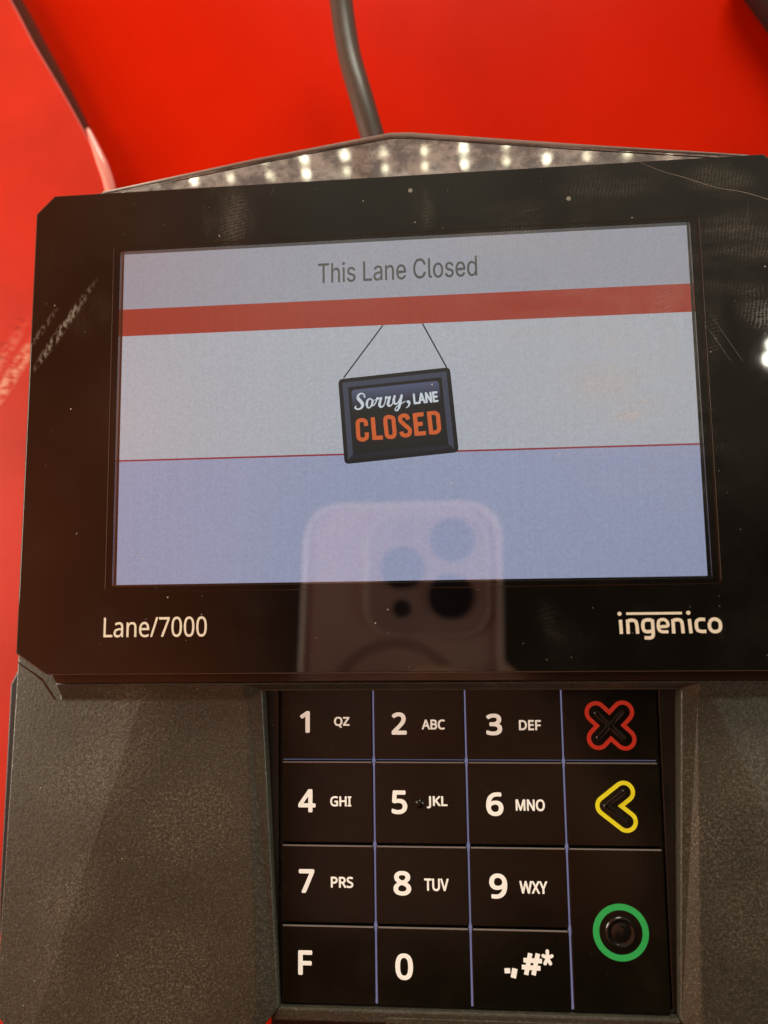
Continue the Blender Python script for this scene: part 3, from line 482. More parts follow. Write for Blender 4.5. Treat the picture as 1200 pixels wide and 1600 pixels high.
gl_o = [(-71.5, 41.2), (-67.9, 44.75), (67.9, 44.75), (71.5, 41.2), (72.3, -44.8), (66.4, -48.7), (-66.4, -48.7), (-72.3, -44.8)]
sc_i = [(-54.15, 32.4), (-54.05, 32.5), (54.05, 32.5), (54.15, 32.4), (54.3, -32.7), (54.2, -32.8), (-54.1, -32.8), (-54.2, -32.7)]
ringprism('glass_bezel', gl_o, sc_i, -1.95, 0.0, M['glass'], T, bevel=0.12)
prism('window_glass', sc_i, -0.08, -0.03, M['pane'], T)
k = 1.0075
hs = [(x * 1.007, y * 1.008 if y > 0 else y * 1.006) for x, y in gl_o]
prism('screen_housing', hs, -13, -2.0, M['dark'], T, bevel=0.3)
rim = [(x * 1.0038, y * 1.0042) for x, y in gl_o]
ringprism('bezel_edge', rim, [(x * 1.0006, y * 1.0008) for x, y in gl_o], -1.98, -0.30, M['seam'], T)
# glossy dark lip under the front edge of the glass
prism('front_lip', [(-67.2, -48.2), (67.2, -48.2), (65.9, -50.7), (-65.9, -50.7)], -4, -2.5, M['lip'], T, bevel=0.25)

# lower shell: one skin with band, wings, creases and the slope into the keypad well
P = {}
def v(n, x, y, z): P[n] = (x, y, z)
def outer_z(s, x, y):
    # plane falling away outside the crease
    k0, k1, o1 = ((Vector((-50, -54.1, -4.7)), Vector((-69.5, -113.7, -4.7)), Vector((-76.9, -101.5, -5.7))) if s < 0 else
                  (Vector((54.6, -54.1, -4.7)), Vector((73.0, -100.0, -4.7)), Vector((76.9, -101.5, -5.1))))
    n = (k1 - k0).cross(o1 - k0); return k0.z - (n.x * (x - k0.x) + n.y * (y - k0.y)) / n.z
for s, t in ((-1, 'L'), (1, 'R')):
    for nm, x, y in (('o0', 76.2, -45.2), ('o1', 76.9, -101.5), ('o2', 76.4, -111.6), ('o3', 74.4, -113.6), ('c0', 66.4, -54.1), ('q1', 72.9, -44.4), ('q2', 66.7, -48.6)):
        v(nm + t, s * x, y, outer_z(s, s * x, y))
    v('b0' + t, s * 66.3, -50.8, -3.2)
v('b1L', -29.9, -50.8, -2.6); v('b1R', 52.6, -50.8, -2.6)
v('c1L', -29.8, -54.1, -4.7); v('c1R', 52.4, -54.1, -4.7)
v('w0L', -26.9, -52.6, -5.0); v('w0R', 49.4, -52.6, -5.0)
v('e1L', -27.6, -106.6, -4.7); v('e1R', 49.8, -106.6, -4.7)
v('w3L', -24.0, -109.0, -6.6); v('w3R', 46.6, -109.0, -6.6)
v('e2L', -28.6, -114, -4.7); v('e2R', 51.0, -114, -4.7)
v('k0L', -50.0, -54.1, -4.7); v('k1L', -69.5, -113.7, -4.7)
v('k0R', 54.6, -54.1, -4.7); v('k1R', 73.0, -100.0, -4.7); v('k2R', 73.5, -113.7, -4.7)
v('m0', 11.3, -50.8, -2.6); v('m1', 11.3, -52.6, -4.6)
names = list(P); ix = {n: i for i, n in enumerate(names)}
fc = [('b0L', 'c0L', 'k0L'), ('b0L', 'k0L', 'c1L', 'b1L'), ('b0R', 'c0R', 'k0R'), ('o0L', 'q1L', 'q2L', 'c0L'), ('q2L', 'c0L', 'b0L'), ('o0R', 'q1R', 'q2R', 'c0R'), ('q2R', 'c0R', 'b0R'), ('b1L', 'c1L', 'w0L', 'w0R', 'c1R', 'b1R', 'm0'), ('b1R', 'c1R', 'k0R', 'b0R'),
      ('o0L', 'o1L', 'k1L', 'k0L', 'c0L'), ('o1L', 'o2L', 'o3L', 'k1L'), ('k0L', 'k1L', 'e2L', 'e1L', 'c1L'),
      ('c1L', 'e1L', 'w3L', 'w0L'), ('e1L', 'e2L', 'w3L'),
      ('o0R', 'c0R', 'k0R', 'k1R', 'o1R'), ('o1R', 'k1R', 'k2R', 'o3R', 'o2R'), ('k0R', 'c1R', 'e1R', 'e2R', 'k2R', 'k1R'),
      ('c1R', 'w0R', 'w3R', 'e1R'), ('e1R', 'w3R', 'e2R')]
fc = [tuple(ix[a] for a in f if a != 'm0') for f in fc]
V = [P[n] for n in names if n not in ('m0', 'm1')]
nb = len(V)
bm = bmesh.new()
bv = [bm.verts.new(Vector(p) * MM) for p in V]
for f in fc: bm.faces.new([bv[i] for i in f])
bmesh.ops.recalc_face_normals(bm, faces=bm.faces)
if sum(f.normal.z for f in bm.faces) < 0: bmesh.ops.reverse_faces(bm, faces=bm.faces)
be = [e for e in bm.edges if e.is_boundary]
r = bmesh.ops.extrude_edge_only(bm, edges=be)
for q in r['geom']:
    if isinstance(q, bmesh.types.BMVert): q.co.z = -13.2 * MM
me = bpy.data.meshes.new('lower_shell'); bm.to_mesh(me); bm.free()
o = link('lower_shell', me, M['grey'], T)
b = o.modifiers.new('bevel', 'BEVEL'); b.width = 0.32 * MM; b.segments = 3; b.limit_method = 'ANGLE'; b.angle_limit = math.radians(7); b.harden_normals = False
# dark groove that runs on from the cut corner of the glass
for s in (-1, 1):
    ribbons('corner_groove', [[(s * 74.6, -46.9, 0.2), (s * 69.6, -50.2, 0.4), (s * 66.9, -53.9, 0.35)]], -4.5, M['lip'], T)

# keypad well
wo = [(-29.4, -50.5), (52.0, -50.5), (48.5, -110), (-26, -110)]
prism('keypad_frame', [(-30, -50.5), (52.5, -50.5), (49.5, -109), (-26.5, -109)], -13, -10.2, M['well'], T)
ringprism('keypad_border', [(-29.5, -51.2), (52, -51.2), (47.8, -109.0), (-25.2, -109.0)], [(-24.5, -52), (46.3, -52), (46.0, -108.6), (-24.5, -108.6)], -10.1, -8.9, M['well'], T, bevel=0.3)
prism('front_bar', [(-24.6, -109.15), (47.0, -109.15), (47.4, -111.4), (-25.2, -111.4)], -13, -7.0, M['grey'], T, bevel=0.35)
box('front_bar_seam', -4.5, 47.0, -111.25, -110.2, -7.02, -6.75, M['grey'], T, bevel=0.1)

# keys
X = [-24.0, -6.35, 10.88, 28.62, 45.7]
Y = [-50.9, -65.75, -80.85, -95.05, -109.0]
gapx, gapy = 0.22, 0.26
def key(name, c0, c1, r0, r1_, label, sag=0.0):
    x0 = X[c0] + (gapx if c0 else 0.2); x1 = X[c1] - (gapx if c1 < 4 else 0.2)
    y1 = Y[r0] - gapy; y0 = Y[r1_] + gapy
    o = thingless(name, label)
    m = box('cap', x0, x1, y0, y1, -11, -8.0, M['key'], T, bevel=0.14)
    m.name = name; m['label'] = label
    bpy.data.objects.remove(o)
    return m
def thingless(n, l): return bpy.data.objects.new(n, None)
ZP = -7.985
def put(k_, nm, s, bx, w, **kw):
    return text(nm, s, bx[0], bx[1], bx[2], bx[3], ZP, M['digits'], k_, weight=w, **kw)
keys = [
    (0, 0, '1', (-20.3, -18.41, -60.7, -56.67), 'QZ', (-13.78, -10.84, -59.75, -57.75)),
    (1, 0, '2', (-2.9, -0.07, -61.03, -56.93), 'ABC', (2.75, 7.08, -60.09, -58.23)),
    (2, 0, '3', (14.7, 17.64, -61.13, -57.19), 'DEF', (20.72, 24.75, -60.2, -58.35)),
    (0, 1, '4', (-20.65, -17.37, -75.19, -70.99), 'GHI', (-14.6, -10.61, -74.09, -72.22)),
    (1, 1, '5', (-3.12, -0.2, -75.37, -71.1), 'JKL', (3.42, 7.24, -74.28, -72.08)),
    (2, 1, '6', (14.3, 17.45, -75.54, -71.32), 'MNO', (19.67, 24.94, -74.59, -72.51)),
    (0, 2, '7', (-20.56, -17.66, -89.58, -85.35), 'PRS', (-14.57, -10.39, -88.58, -86.59)),
    (1, 2, '8', (-2.98, 0.27, -89.73, -85.41), 'TUV', (2.66, 7.14, -88.84, -86.65)),
    (2, 2, '9', (14.47, 17.71, -89.97, -85.59), 'WXY', (19.89, 24.88, -88.99, -86.81)),
    (0, 3, 'F', (-20.7, -18.08, -103.9, -99.62), None, None),
    (1, 3, '0', (-2.85, 0.36, -104.31, -99.74), None, None),
]
for c, r_, d, bx, s, sb in keys:
    kk = key('key', c, c + 1, r_, r_ + 1, 'black key printed %s%s' % (d, ' ' + s if s else ''))
    put(kk, 'digit', d, bx, 0.17)
    if s: put(kk, 'letters', s, sb, 0.075)
    if d == '5':
        dm = []
        for rr, zz in ((0.85, -8.0), (0.80, -7.75), (0.5, -7.45), (0.2, -7.35)): dm.append((rr, zz))
        V2, F2 = [], []
        for rr, zz in dm: V2 += [(2.1 + rr * math.cos(a * math.pi / 12), -73.35 + rr * math.sin(a * math.pi / 12), zz) for a in range(24)]
        for i in range(3):
            for j in range(24): F2.append((i * 24 + j, i * 24 + (j + 1) % 24, (i + 1) * 24 + (j + 1) % 24, (i + 1) * 24 + j))
        F2.append(tuple(range(72, 96)))
        mesh('raised_dot', V2, F2, M['key'], kk, smooth=True)
kk = key('key', 2, 3, 3, 4, 'black key printed with point, comma, hash and star')
Kp = lambda X_, Y_: (16.92 + (X_ / 12 + 780 - 790) * (25.45 - 16.92) / 74, -103.47 + (1528 - (1470 + Y_ / 12)) * (4.54 / 40))
def st(pts, w): return [(*Kp(a, b_), w) for a, b_ in pts]
ribbons('symbols', [st([(155, 520), (160, 612)], 1.0), st([(298, 522), (262, 692)], 0.95),
                    st([(590, 242), (500, 630)], 0.80), st([(730, 245), (635, 632)], 0.80),
                    st([(460, 368), (800, 378)], 0.80), st([(425, 490), (770, 508)], 0.80)], ZP, M['digits'], kk, caps=False)
cx, cy = Kp(905, 320)
ribbons('star', [[(cx, cy, 0.55), (cx + 0.8 * math.cos(a), cy + 1.15 * math.sin(a), 0.62)] for a in [math.radians(90 + 72 * i) for i in range(5)]], ZP, M['digits'], kk)

# symbol keys: the outline ring, the black centre and the raised bars
def capsule_extent(a, segs, rad):
    """distance from the origin to the far side of a union of capsules that all touch the origin"""
    best = 0
    d = Vector((math.cos(a), math.sin(a)))
    for e in segs:
        L = e.length; u = e / L
        lo, hi = 0.0, L + rad + 1
        for _ in range(40):
            m = (lo + hi) / 2; p = d * m; t = max(0, min(L, p.dot(u)))
            if (p - u * t).length <= rad: lo = m
            else: hi = m
        best = max(best, lo)
    return best
def symbol_ring(name, cx, cy, segs, r_out, r_in, z, mat, parent, n=240):
    V, F = [], []
    for i in range(n):
        a = 2 * math.pi * i / n
        ro = capsule_extent(a, segs, r_out); ri = capsule_extent(a, segs, r_in)
        V += [(cx + ri * math.cos(a), cy + ri * math.sin(a), z), (cx + ro * math.cos(a), cy + ro * math.sin(a), z)]
    for i in range(n):
        j = (i + 1) % n; F.append((2 * i, 2 * i + 1, 2 * j + 1, 2 * j))
    return mesh(name, V, F, mat, parent)
def raised_bar(name, a, b_, r, z, h, parent):
    d = Vector((b_[0] - a[0], b_[1] - a[1])); L = d.length; an = math.atan2(d.y, d.x)
    V, F = [], []; n = 24
    for rr, zz in ((r, z), (r * 0.95, z + h * 0.5), (r * 0.6, z + h), (r * 0.35, z + h * 0.85)):
        for i in range(n):
            t = an - math.pi / 2 + math.pi * 2 * i / n
            c = b_ if math.cos(t - an) > 0 or abs(math.cos(t - an)) < 1e-9 and i == 0 else a
            V.append((c[0] + rr * math.cos(t), c[1] + rr * math.sin(t), zz))
    for i in range(3):
        for j in range(n): F.append((i * n + j, i * n + (j + 1) % n, (i + 1) * n + (j + 1) % n, (i + 1) * n + j))
    F.append(tuple(range(3 * n, 4 * n)))
    return mesh(name, V, F, M['gloss'], parent, smooth=True)
kx = key('cancel_key', 3, 4, 0, 1, 'black key with a red outlined cross')
cx, cy = 37.25, -59.35
sg = [Vector(p) for p in ((2.35, 2.45), (-2.45, 2.35), (-2.25, -2.3), (2.55, -2.4))]
symbol_ring('cross_outline', cx, cy, sg, 2.05, 1.30, ZP, M['red'], kx)
for e in sg: raised_bar('raised_bar', (cx, cy), (cx + e.x * 0.93, cy + e.y * 0.93), 0.62, -8.0, 0.45, kx)
ky = key('correction_key', 3, 4, 1, 2, 'black key with a yellow outlined arrowhead')
cx, cy = 35.95, -73.55
sg = [Vector((3.2, 2.45)), Vector((3.45, -2.7))]
symbol_ring('arrow_outline', cx, cy, sg, 1.98, 1.22, ZP, M['yellow'], ky)
for e in sg: raised_bar('raised_bar', (cx, cy), (cx + e.x * 0.95, cy + e.y * 0.95), 0.62, -8.0, 0.5, ky)
kg = key('enter_key', 3, 4, 2, 4, 'tall black key with a green ring')
cx, cy = 37.5, -95.3
n = 72
V = [(cx + r_ * math.cos(2 * math.pi * i / n), cy + r_ * math.sin(2 * math.pi * i / n), ZP) for i in range(n) for r_ in (3.78, 4.88)]
mesh('ring_outline', V, [(2 * i, 2 * i + 1, (2 * i + 3) % (2 * n), (2 * i + 2) % (2 * n)) for i in range(n)], M['green'], kg)
prof = [(2.75, -8.0), (2.6, -7.7), (2.35, -7.6), (2.1, -7.75), (1.75, -7.95), (1.5, -7.85), (1.3, -7.75), (0.6, -7.7), (0.05, -7.7)]
V, F = [], []
for rr, zz in prof: V += [(cx + rr * math.cos(2 * math.pi * i / n), cy + rr * math.sin(2 * math.pi * i / n), zz) for i in range(n)]
for i in range(len(prof) - 1):
    for j in range(n): F.append((i * n + j, i * n + (j + 1) % n, (i + 1) * n + (j + 1) % n, (i + 1) * n + j))
F.append(tuple(range((len(prof) - 1) * n, len(prof) * n)))
mesh('raised_button', V, F, M['gloss'], kg, smooth=True)

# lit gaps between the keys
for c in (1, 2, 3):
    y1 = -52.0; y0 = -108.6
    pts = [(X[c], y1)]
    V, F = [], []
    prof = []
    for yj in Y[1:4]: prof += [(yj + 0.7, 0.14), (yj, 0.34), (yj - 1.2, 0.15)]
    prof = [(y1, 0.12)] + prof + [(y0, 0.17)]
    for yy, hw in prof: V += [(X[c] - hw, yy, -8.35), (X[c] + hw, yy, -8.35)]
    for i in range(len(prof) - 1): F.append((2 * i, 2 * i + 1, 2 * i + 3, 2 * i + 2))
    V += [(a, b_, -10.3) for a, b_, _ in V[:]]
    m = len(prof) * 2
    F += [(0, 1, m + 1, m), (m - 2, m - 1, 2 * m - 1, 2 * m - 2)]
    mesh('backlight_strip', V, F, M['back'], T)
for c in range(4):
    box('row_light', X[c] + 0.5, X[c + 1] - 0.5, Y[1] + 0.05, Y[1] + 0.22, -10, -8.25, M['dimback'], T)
# thin pale strips painting the light caught on the key bevels
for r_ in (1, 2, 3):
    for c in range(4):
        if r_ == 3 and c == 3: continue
        box('key_glint', X[c] + 0.45, X[c + 1] - 0.45, Y[r_] - 0.42, Y[r_] - 0.24, -8.3, -7.96, M['keyglint'], T)

# ------------------------------------------------------------------ the display behind its window
L0 = -1.35; ZD = -1.30
Sx, Sy = 54.0, 32.35
V = [(-56.5, -35, L0 - 0.3), (56.5, -35, L0 - 0.3), (56.5, 35, L0 - 0.3), (-56.5, 35, L0 - 0.3)]
mesh('screen_margin', V, [(0, 1, 2, 3)], M['lcd_off'], T)
rows = [(-32.45, -8.95), (-8.95, -8.62), (-8.62, 15.85), (15.85, 21.25), (21.25, 32.5)]
mats = [M['lcd_low'], M['lcd_line'], M['lcd_mid'], M['lcd_red'], M['lcd_top']]
V, F, MI = [], [], []
for i, (a, b_) in enumerate(rows):
    V += [(-53.95, a, ZD), (53.95, a, ZD), (53.95, b_, ZD), (-53.95, b_, ZD)]; F.append((4 * i, 4 * i + 1, 4 * i + 2, 4 * i + 3)); MI.append(i)
D = mesh('display', V, F, mats, T, mi=MI)
D['label'] = 'lit screen showing a closed notice'
ZT = ZD + 0.03
text('title_text', 'This Lane Closed', -15.3, 15.1, 24.62, 28.75, ZT, M['lcd_text'], D, weight=0.03, face='grotesk')
# hanging sign drawn on the screen
def quad(name, c, z, mat, parent, rad=0.6):
    cs = [Vector(p) for p in c]; pts = []
    for i in range(4):
        p = cs[i]; a = (cs[i - 1] - p).normalized() * rad; b2 = (cs[(i + 1) % 4] - p).normalized() * rad
        for s in range(5):
            t = s / 4; pts.append(tuple(p + a * (1 - t) ** 2 + b2 * t ** 2))
    return mesh(name, [(x, y, z) for x, y in pts], [tuple(range(len(pts)))], mat, parent, recalc=False)
outer = [(-11.56, 5.64), (9.54, 7.16), (10.81, -9.0), (-10.47, -10.66)]
def inset(q, d):
    c = Vector((sum(p[0] for p in q) / 4, sum(p[1] for p in q) / 4)); r = []
    for i, p in enumerate(q):
        p = Vector(p); a = (Vector(q[i - 1]) - p).normalized(); b2 = (Vector(q[(i + 1) % 4]) - p).normalized()
        r.append(tuple(p + (a + b2) * d))
    return r
sgn = up(quad('sign_frame', outer, ZT, M['lcd_black'], D, 0.9))
# bevelled rim: light on top and upper sides, dark below (drawn that way on the sign)
a = inset(outer, 0.75); b2 = inset(outer, 1.75)
V = [(x, y, ZT + 0.02) for x, y in a + b2]
mesh('sign_rim', V, [(0, 1, 5, 4), (1, 2, 6, 5), (2, 3, 7, 6), (3, 0, 4, 7)], [M['lcd_sheen'], M['lcd_rimdark']], D, mi=[0, 0, 1, 0])
up(bpy.data.objects['sign_rim'])
pan = inset(outer, 2.35)
gl = G('lit_sign_panel')                       # the panel's printed blue-to-black fade
sepn = gl.n('ShaderNodeSeparateXYZ'); gl.l(gl.tc.outputs['Object'], sepn.inputs[0])
f_ = gl.ramp(gl.math('SUBTRACT', sepn.outputs[1], gl.math('MULTIPLY', sepn.outputs[0], 0.07)), -0.5 * MM, 5.2 * MM)
em = gl.n('ShaderNodeEmission'); gl.l(gl.mixc(f_, (0.013, 0.012, 0.015), (0.10, 0.115, 0.21)), em.inputs[0]); M['signpanel'] = gl.done(em)
up(quad('sign_panel', pan, ZT + 0.03, M['signpanel'], D, 0.7))
px2 = lambda X_, Y_: (-8.57 + 0.12 * (X_ / 8 - 8) - 0.001 * (Y_ / 8 - 40), -0.38 - 0.0042 * (X_ / 8 - 8) - 0.1227 * (Y_ / 8 - 40))
def sw(pts, k=0.0151, cat=True):
    q = [(*px2(a, b_), w * k) for a, b_, w in pts]
    return catmull(q, 6) if cat else q
ZS = ZT + 0.045
ribbons('sorry_text', [
    sw([(197, 158, 20), (188, 128, 16), (155, 114, 18), (118, 138, 26), (116, 178, 38), (150, 215, 42), (172, 255, 38), (155, 295, 26), (110, 312, 20), (78, 295, 22), (88, 272, 12)]),
    sw([(262, 178, 16), (236, 200, 26), (224, 245, 30), (236, 290, 20), (264, 288, 16), (292, 245, 26), (294, 200, 22), (262, 178, 14)]),
    sw([(286, 196, 9), (310, 204, 9), (336, 190, 9)]),
    sw([(285, 272, 12), (318, 258, 14), (346, 205, 16), (356, 172, 24), (378, 182, 20), (408, 168, 20), (392, 215, 30), (384, 262, 32), (405, 285, 22), (438, 262, 14), (458, 205, 14), (466, 160, 24), (484, 172, 20), (516, 156, 20), (500, 205, 30), (490, 250, 32), (510, 272, 22), (545, 245, 13), (560, 195, 14), (572, 150, 24)]),
    sw([(575, 148, 26), (562, 205, 32), (578, 245, 24), (612, 235, 18), (645, 180, 22), (664, 134, 26), (652, 180, 32), (640, 245, 32), (625, 300, 24), (598, 330, 16), (578, 315, 14), (600, 280, 12), (655, 245, 12), (705, 212, 10)]),
    sw([(742, 218, 38), (758, 232, 28), (748, 270, 18), (716, 296, 8)]),
], ZS, M['lcd_white'], D)
text('lane_text', 'LANE', 2.65, 7.25, 0.28, 2.35, ZS, M['lcd_white'], D, weight=0.10, face='grotesk', slant=-0.15, shift=0.30)
def cs(pts, w=52, cat=False): return sw([(a, b_, w) for a, b_ in pts], cat=cat)
ribbons('closed_text', [
    sw([(215, 520, 50), (207, 465, 50), (160, 447, 50), (112, 470, 50), (112, 560, 50), (122, 665, 50), (170, 690, 50), (220, 665, 50), (222, 600, 50)]),
    cs([(297, 412), (320, 692)]), cs([(318, 668), (424, 662)]),
    sw([(455, 470, 50), (462, 420, 50), (505, 408, 50), (552, 425, 50), (560, 490, 50), (570, 590, 50), (562, 640, 50), (522, 657, 50), (478, 640, 50), (468, 580, 50), (455, 470, 50)]),
    sw([(738, 440, 50), (725, 400, 50), (685, 390, 50), (645, 408, 50), (645, 455, 50), (700, 510, 50), (755, 560, 50), (755, 615, 50), (710, 638, 50), (665, 622, 50), (655, 590, 50)]),
    cs([(822, 362), (845, 640)]), cs([(822, 385), (932, 372)]), cs([(845, 500), (920, 490)]), cs([(845, 616), (960, 606)]),
    cs([(998, 340), (1025, 620)]), sw([(1000, 365, 50), (1060, 358, 50), (1105, 380, 50), (1115, 470, 50), (1120, 560, 50), (1085, 595, 50), (1022, 600, 50)]),
], ZS, M['lcd_orange'], D, caps=False)
ribbons('sign_string', [[(-2.94, 15.8, 0.26), (-10.5, 5.9, 0.26)], [(4.57, 15.8, 0.26), (8.94, 7.1, 0.26)]], ZT, M['lcd_black'], D, caps=False)
# thin double edge of the screen opening
ringprism('window_gasket', [(-55.6, -33.9), (55.7, -33.9), (55.5, 33.5), (-55.4, 33.5)], [(-55.35, -33.75), (55.45, -33.75), (55.25, 33.3), (-55.15, 33.3)], -0.2, 0.035, M['lip'], T)
for s, a in ((-1, 55.5), (1, 55.8)):
    ribbons('window_edge', [[(s * a, -33.2, 0.10), (s * a, 33.2, 0.10)]], 0.06, M['seam'], T, caps=False)
for x, y in ((2.8, 41.7), (32.4, 38.3)):
    prism('status_dot', disc(x, y, 0.42, 20), 0.005, 0.03, mat_print('pale_dot', (0.30, 0.32, 0.28)) if x < 10 else bpy.data.materials['pale_dot'], T)
# protective film edge across the upper right corner
fp = catmull([(x, y, w * 0.6) for x, y, w in [(45.8, 44.6, 0.10), (49.7, 42.6, 0.13), (53.7, 41.1, 0.2), (59.3, 38.8, 0.16), (63.8, 37.7, 0.2), (68.2, 36.0, 0.2), (71.2, 34.4, 0.15)]], 5)
ribbons('film_edge', [fp], 0.04, mat_simple('film_edge_plastic', (0.25, 0.23, 0.20), 0.3), T)

# printing on the glass
text('model_lettering', 'Lane/7000', -55.6, -36.0, -42.15, -38.45, 0.02, M['print'], T, weight=0.03)
lp = lambda X_, Y_: (38.01 + 0.1085 * (X_ / 6.316 - 13) - 0.0049 * 0 * Y_, -42.31 - 0.1107 * (Y_ / 6.316 - 45))
def ls(pts, w=34, cat=False):
    q = [(*lp(a, b_), w * 0.0172) for a, b_ in pts]
    return catmull(q, 6) if cat else q
n_ = lambda dx: [ls([(168 + dx, 148), (170 + dx, 288)]), ls([(172 + dx, 158), (215 + dx, 153), (248 + dx, 165), (258 + dx, 200), (261 + dx, 245), (262 + dx, 288)], cat=True)]
logo = [ls([(97, 148), (101, 288)]), ls([(158, 88), (712, 88)], 25)] + n_(0) + [
    ls([(412, 155), (360, 152), (326, 168), (318, 212), (328, 256), (362, 268), (410, 262)], cat=True),
    ls([(414, 148), (416, 200), (417, 270), (414, 308), (390, 328), (328, 328)], cat=True)] + [
    ls([(474, 220), (560, 214), (562, 178), (540, 154), (510, 150), (480, 162), (470, 205), (478, 252), (510, 270), (568, 270)], cat=True, w=31)] + n_(450) + [
    ls([(780, 148), (790, 288)]),
    ls([(935, 154), (885, 152), (852, 170), (846, 212), (856, 256), (890, 270), (940, 270)], cat=True),
    ls([(978, 182), (1002, 156), (1040, 152), (1075, 176), (1082, 215), (1072, 255), (1040, 273), (1000, 268), (978, 240), (974, 205), (978, 182)], cat=True)]
ribbons('logo_lettering', logo, 0.012, M['print'], T, caps=False)
for a, b_ in ((91, 88), (775, 86)):
    x, y = lp(a, b_); prism('logo_dot', disc(x, y, 0.36, 20), 0.002, 0.03, M['print'], T)

# peaked rear cover
tz = lambda y: -1.35 - math.tan(math.radians(16)) * (y - 45)
R_ = [(-66.5, 45.15), (-58.8, 45.9), (-28.0, 51.7), (-1.2, 56.0), (3, 55.75), (34.7, 50.4), (66.0, 45.5), (68.2, 45.15)]
V = [(x, y, tz(y)) for x, y in R_] + [(x * 0.97, y - 1.5, -14) for x, y in R_]
n = len(R_)
mesh('rear_cover', V, [tuple(range(n)), tuple(range(n, 2 * n))[::-1]] + [(i, (i + 1) % n, n + (i + 1) % n, n + i) for i in range(n)], M['roof'], T, bevel=0.15)
tube('rear_ridge', [(x, y - 0.05, tz(y) + 0.15) for x, y in R_[1:-1]], 0.42, M['ridge'], T, k=0, radii=lambda t: 0.12 + 0.36 * math.sin(math.pi * min(max(t, 0.05), 0.95)))
tube('ridge_groove', [(x * 0.985, y - 0.8, tz(y - 0.8) - 0.1) for x, y in R_[1:-1]], 0.2, M['lip'], T, k=0)

# ------------------------------------------------------------------ cable, bar
cb = tube('cable', [(-2, 45, -22), (-5.0, 62, -24), (-8.9, 78.0, -25), (-12.2, 92, -27), (-14.2, 108, -27), (-15.4, 124, -22), (-15.8, 140, -5), (-17, 154, 25), (-19, 163, 55), (-19, 166, 76), (-19, 178, 90), (-19, 210, 92), (-19, 260, 85)], 2.75, M['cable'], None, res=24)
tag(cb, 'dark grey cable curving up from behind the terminal', 'cable')
tube('black_bar', [(82.5, 117, -38), (100, 85, -38), (150, -10, -38)], 7.0, M['bar'], None, k=0, res=20)
bb = bpy.data.objects['black_bar']; bb.location = (3.2 * MM, 1 * MM, 0)
tag(bb, 'black bar crossing the upper right corner of the red counter', 'bar')

# ------------------------------------------------------------------ lamps the place shows in its reflections
S = thing('led_strip_lamp', (10, 182, -45), 'twin row LED strip lamp mirrored in the peaked top of the terminal', 'lamp')
box('lamp_housing', -135, 135, 0.4, 10, 100, 120, M['metal'], S, bevel=1)
box('light_blocker', -135, 135, -22, 10, 88, 89, M['metal'], S)  # unseen flange added to keep the strip's light off the counter
box('glow_sheet', -130, 130, -0.1, 0.35, 103, 117, mat_emit('added_strip_glow', (1.0, 0.92, 0.8), 0.6), S)  # faint glow added between the LEDs to brighten the rear cover's reflection
for s in (-1, 1): box('post', s * 130 - 4, s * 130 + 4, 2, 9, 0, 100, M['metal'], S)
for rowz in (106.9, 112.9):
    for i in range(-8, 9):
        x = i * 14.8 - 7.0 + random.uniform(-0.7, 0.7)
        V = [(x + 0.8 * math.cos(2 * math.pi * j / 16), -0.2, rowz + 0.8 * math.sin(2 * math.pi * j / 16)) for j in range(16)]
        V += [(a, 0.6, c_) for a, _, c_ in V]
        mesh('led', V, [tuple(range(16))] + [(j, (j + 1) % 16, 16 + (j + 1) % 16, 16 + j) for j in range(16)], M[random.choice(('led', 'leddim', 'leddim'))], S)

Dn = thing('downlight', (301, 168, 530), 'round cluster of bright LED emitters mirrored at the right edge of the glass', 'lamp')
ax = (Vector((66.8, 6.2, 0)) - Vector((301, 168, 530))).normalized()
Dn.rotation_euler = ax.to_track_quat('-Z', 'Y').to_euler()
prism('lamp_head', disc(0, 0, 26), 1, 30, M['metal'], Dn, bevel=2)
prism('stem', disc(0, 0, 5), 30, 200, M['metal'], Dn)
for i in range(7):
    a = math.pi / 3 * i + 0.2; r_ = 0 if i == 6 else 12.5
    prism('led', disc(r_ * math.cos(a), r_ * math.sin(a), 3.9, 24), 0.2, 0.9, M['bigled'], Dn)

# ------------------------------------------------------------------ the phone that takes the picture, seen mirrored in the glass
PH = thing('phone', (0, 0, 0), 'champagne phone in a clear case, mirrored in the lower part of the screen', 'phone')
prot = Matrix((RIGHT, -DOWN, -FWD)).transposed()          # phone x = right, y = up, z = away from the terminal
PH.matrix_world = Matrix.Translation((CAM - FWD * 2.2) * MM) @ prot.to_4x4()
def rrect(x0, x1, y0, y1, r, n=8):
    p = []
    for cx_, cy_, a0 in ((x1 - r, y1 - r, 0), (x0 + r, y1 - r, 90), (x0 + r, y0 + r, 180), (x1 - r, y0 + r, 270)):
        for i in range(n + 1):
            a = math.radians(a0 + 90 * i / n); p.append((cx_ + r * math.cos(a), cy_ + r * math.sin(a)))
    return p
prism('phone_body', rrect(-54.5, 17.0, -118, 34, 12), 2.6, 10, M['phone'], PH, bevel=1.2)
ringprism('case_edge', rrect(-56.2, 18.7, -120, 35.8, 13.5), rrect(-54.0, 16.5, -117.6, 33.5, 11.5), 1.2, 11, M['case'], PH, bevel=1.0)
prism('camera_plateau', rrect(-30.2, 12.6, -13.0, 30.0, 10), 1.2, 2.7, M['plateau'], PH, bevel=0.5)
ringprism('plateau_rim', rrect(-31.6, 14.0, -14.4, 31.4, 11.2), rrect(-30.4, 12.8, -13.2, 30.2, 10.1), 0.9, 2.8, M['case'], PH, bevel=0.35)
for x, y, r_ in ((0.4, 20.8, 8.0), (-18.0, 10.7, 8.0), (0, 0, 8.2)):
    prism('lens', disc(x, y, r_), 0.25, 1.3, M['lens'], PH, bevel=0.3)
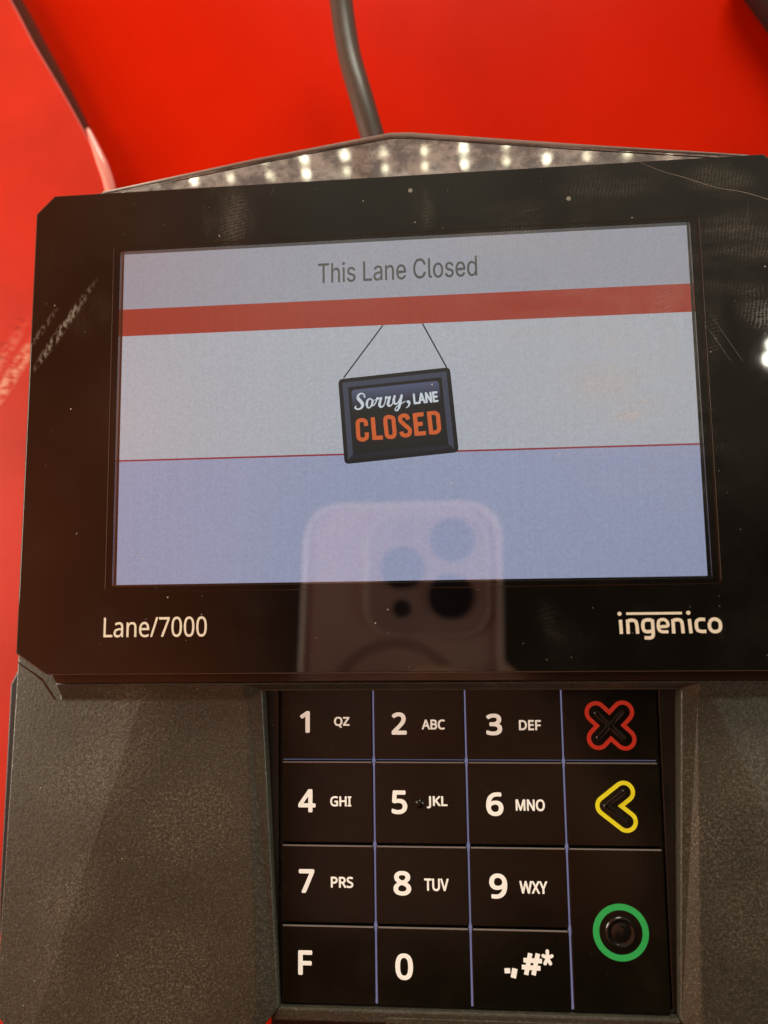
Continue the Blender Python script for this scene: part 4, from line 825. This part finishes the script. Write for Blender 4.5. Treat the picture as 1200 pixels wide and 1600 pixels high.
prism('depth_sensor', disc(-18.0, -4.4, 3.3), 0.9, 1.3, M['lens'], PH)
prism('flash', disc(-17.2, 24.0, 3.2), 0.9, 1.3, M['ring'], PH)
pts = [(-20 + 26 * math.cos(a * math.pi / 30), -41 + 26 * math.sin(a * math.pi / 30)) for a in range(60)]
ringprism('magnet_ring', pts, [(-20 + (x + 20) * 0.86, -41 + (y + 41) * 0.86) for x, y in pts], 2.4, 2.62, M['ring'], PH)

# ------------------------------------------------------------------ the hand that holds the phone (one continuous skin)
mat_skin = mat_simple('warm_skin', (0.62, 0.34, 0.22), 0.5, scale=120)
J = {'wrist': (66, -120, 26, 22), 'palm': (46, -88, 22, 19), 'k1': (33, -45, 12, 9.5), 'k2': (36, -64, 13, 9.5), 'k3': (37, -84, 13, 9), 'k4': (38, -102, 14, 8),
     'a1': (17, -36, -6, 8.2), 'b1': (-2, -31, -6.6, 7.2), 'c1': (-15, -30, -5.2, 6.2),
     'a2': (17, -58, -6, 8.4), 'b2': (-8, -54, -6.8, 7.4), 'c2': (-24, -53, -5.2, 6.4),
     'a3': (18, -80, -6, 8.2), 'b3': (-6, -77, -6.6, 7.2), 'c3': (-21, -76, -5.2, 6.2),
     'a4': (20, -100, -5, 7), 'b4': (2, -98, -5.4, 6.2), 'c4': (-9, -97, -4.2, 5.4),
     't0': (40, -66, 27, 11), 't1': (26, -40, 24, 9), 't2': (8, -22, 20, 7.6)}
E_ = [('wrist', 'palm'), ('palm', 'k1'), ('palm', 'k2'), ('palm', 'k3'), ('palm', 'k4')] + [e for i in '1234' for e in (('k' + i, 'a' + i), ('a' + i, 'b' + i), ('b' + i, 'c' + i))] + [('palm', 't0'), ('t0', 't1'), ('t1', 't2')]
nm = list(J)
hm = bpy.data.meshes.new('person')
hm.from_pydata([Vector(J[n][:3]) * MM for n in nm], [(nm.index(a), nm.index(b_)) for a, b_ in E_], [])
hand = link('person', hm, mat_skin)
hand.modifiers.new('skin', 'SKIN').use_smooth_shade = True
if hm.skin_vertices:
    for n, sv in zip(nm, hm.skin_vertices[0].data):
        r_ = J[n][3] * MM; sv.radius = (r_, r_); sv.use_root = n == 'palm'
ss = hand.modifiers.new('sub', 'SUBSURF'); ss.levels = 2; ss.render_levels = 2
hand.matrix_world = PH.matrix_world.copy()
tag(hand, 'bare hand gripping the champagne phone from the right, fingertip mirrored in the glass', 'person')
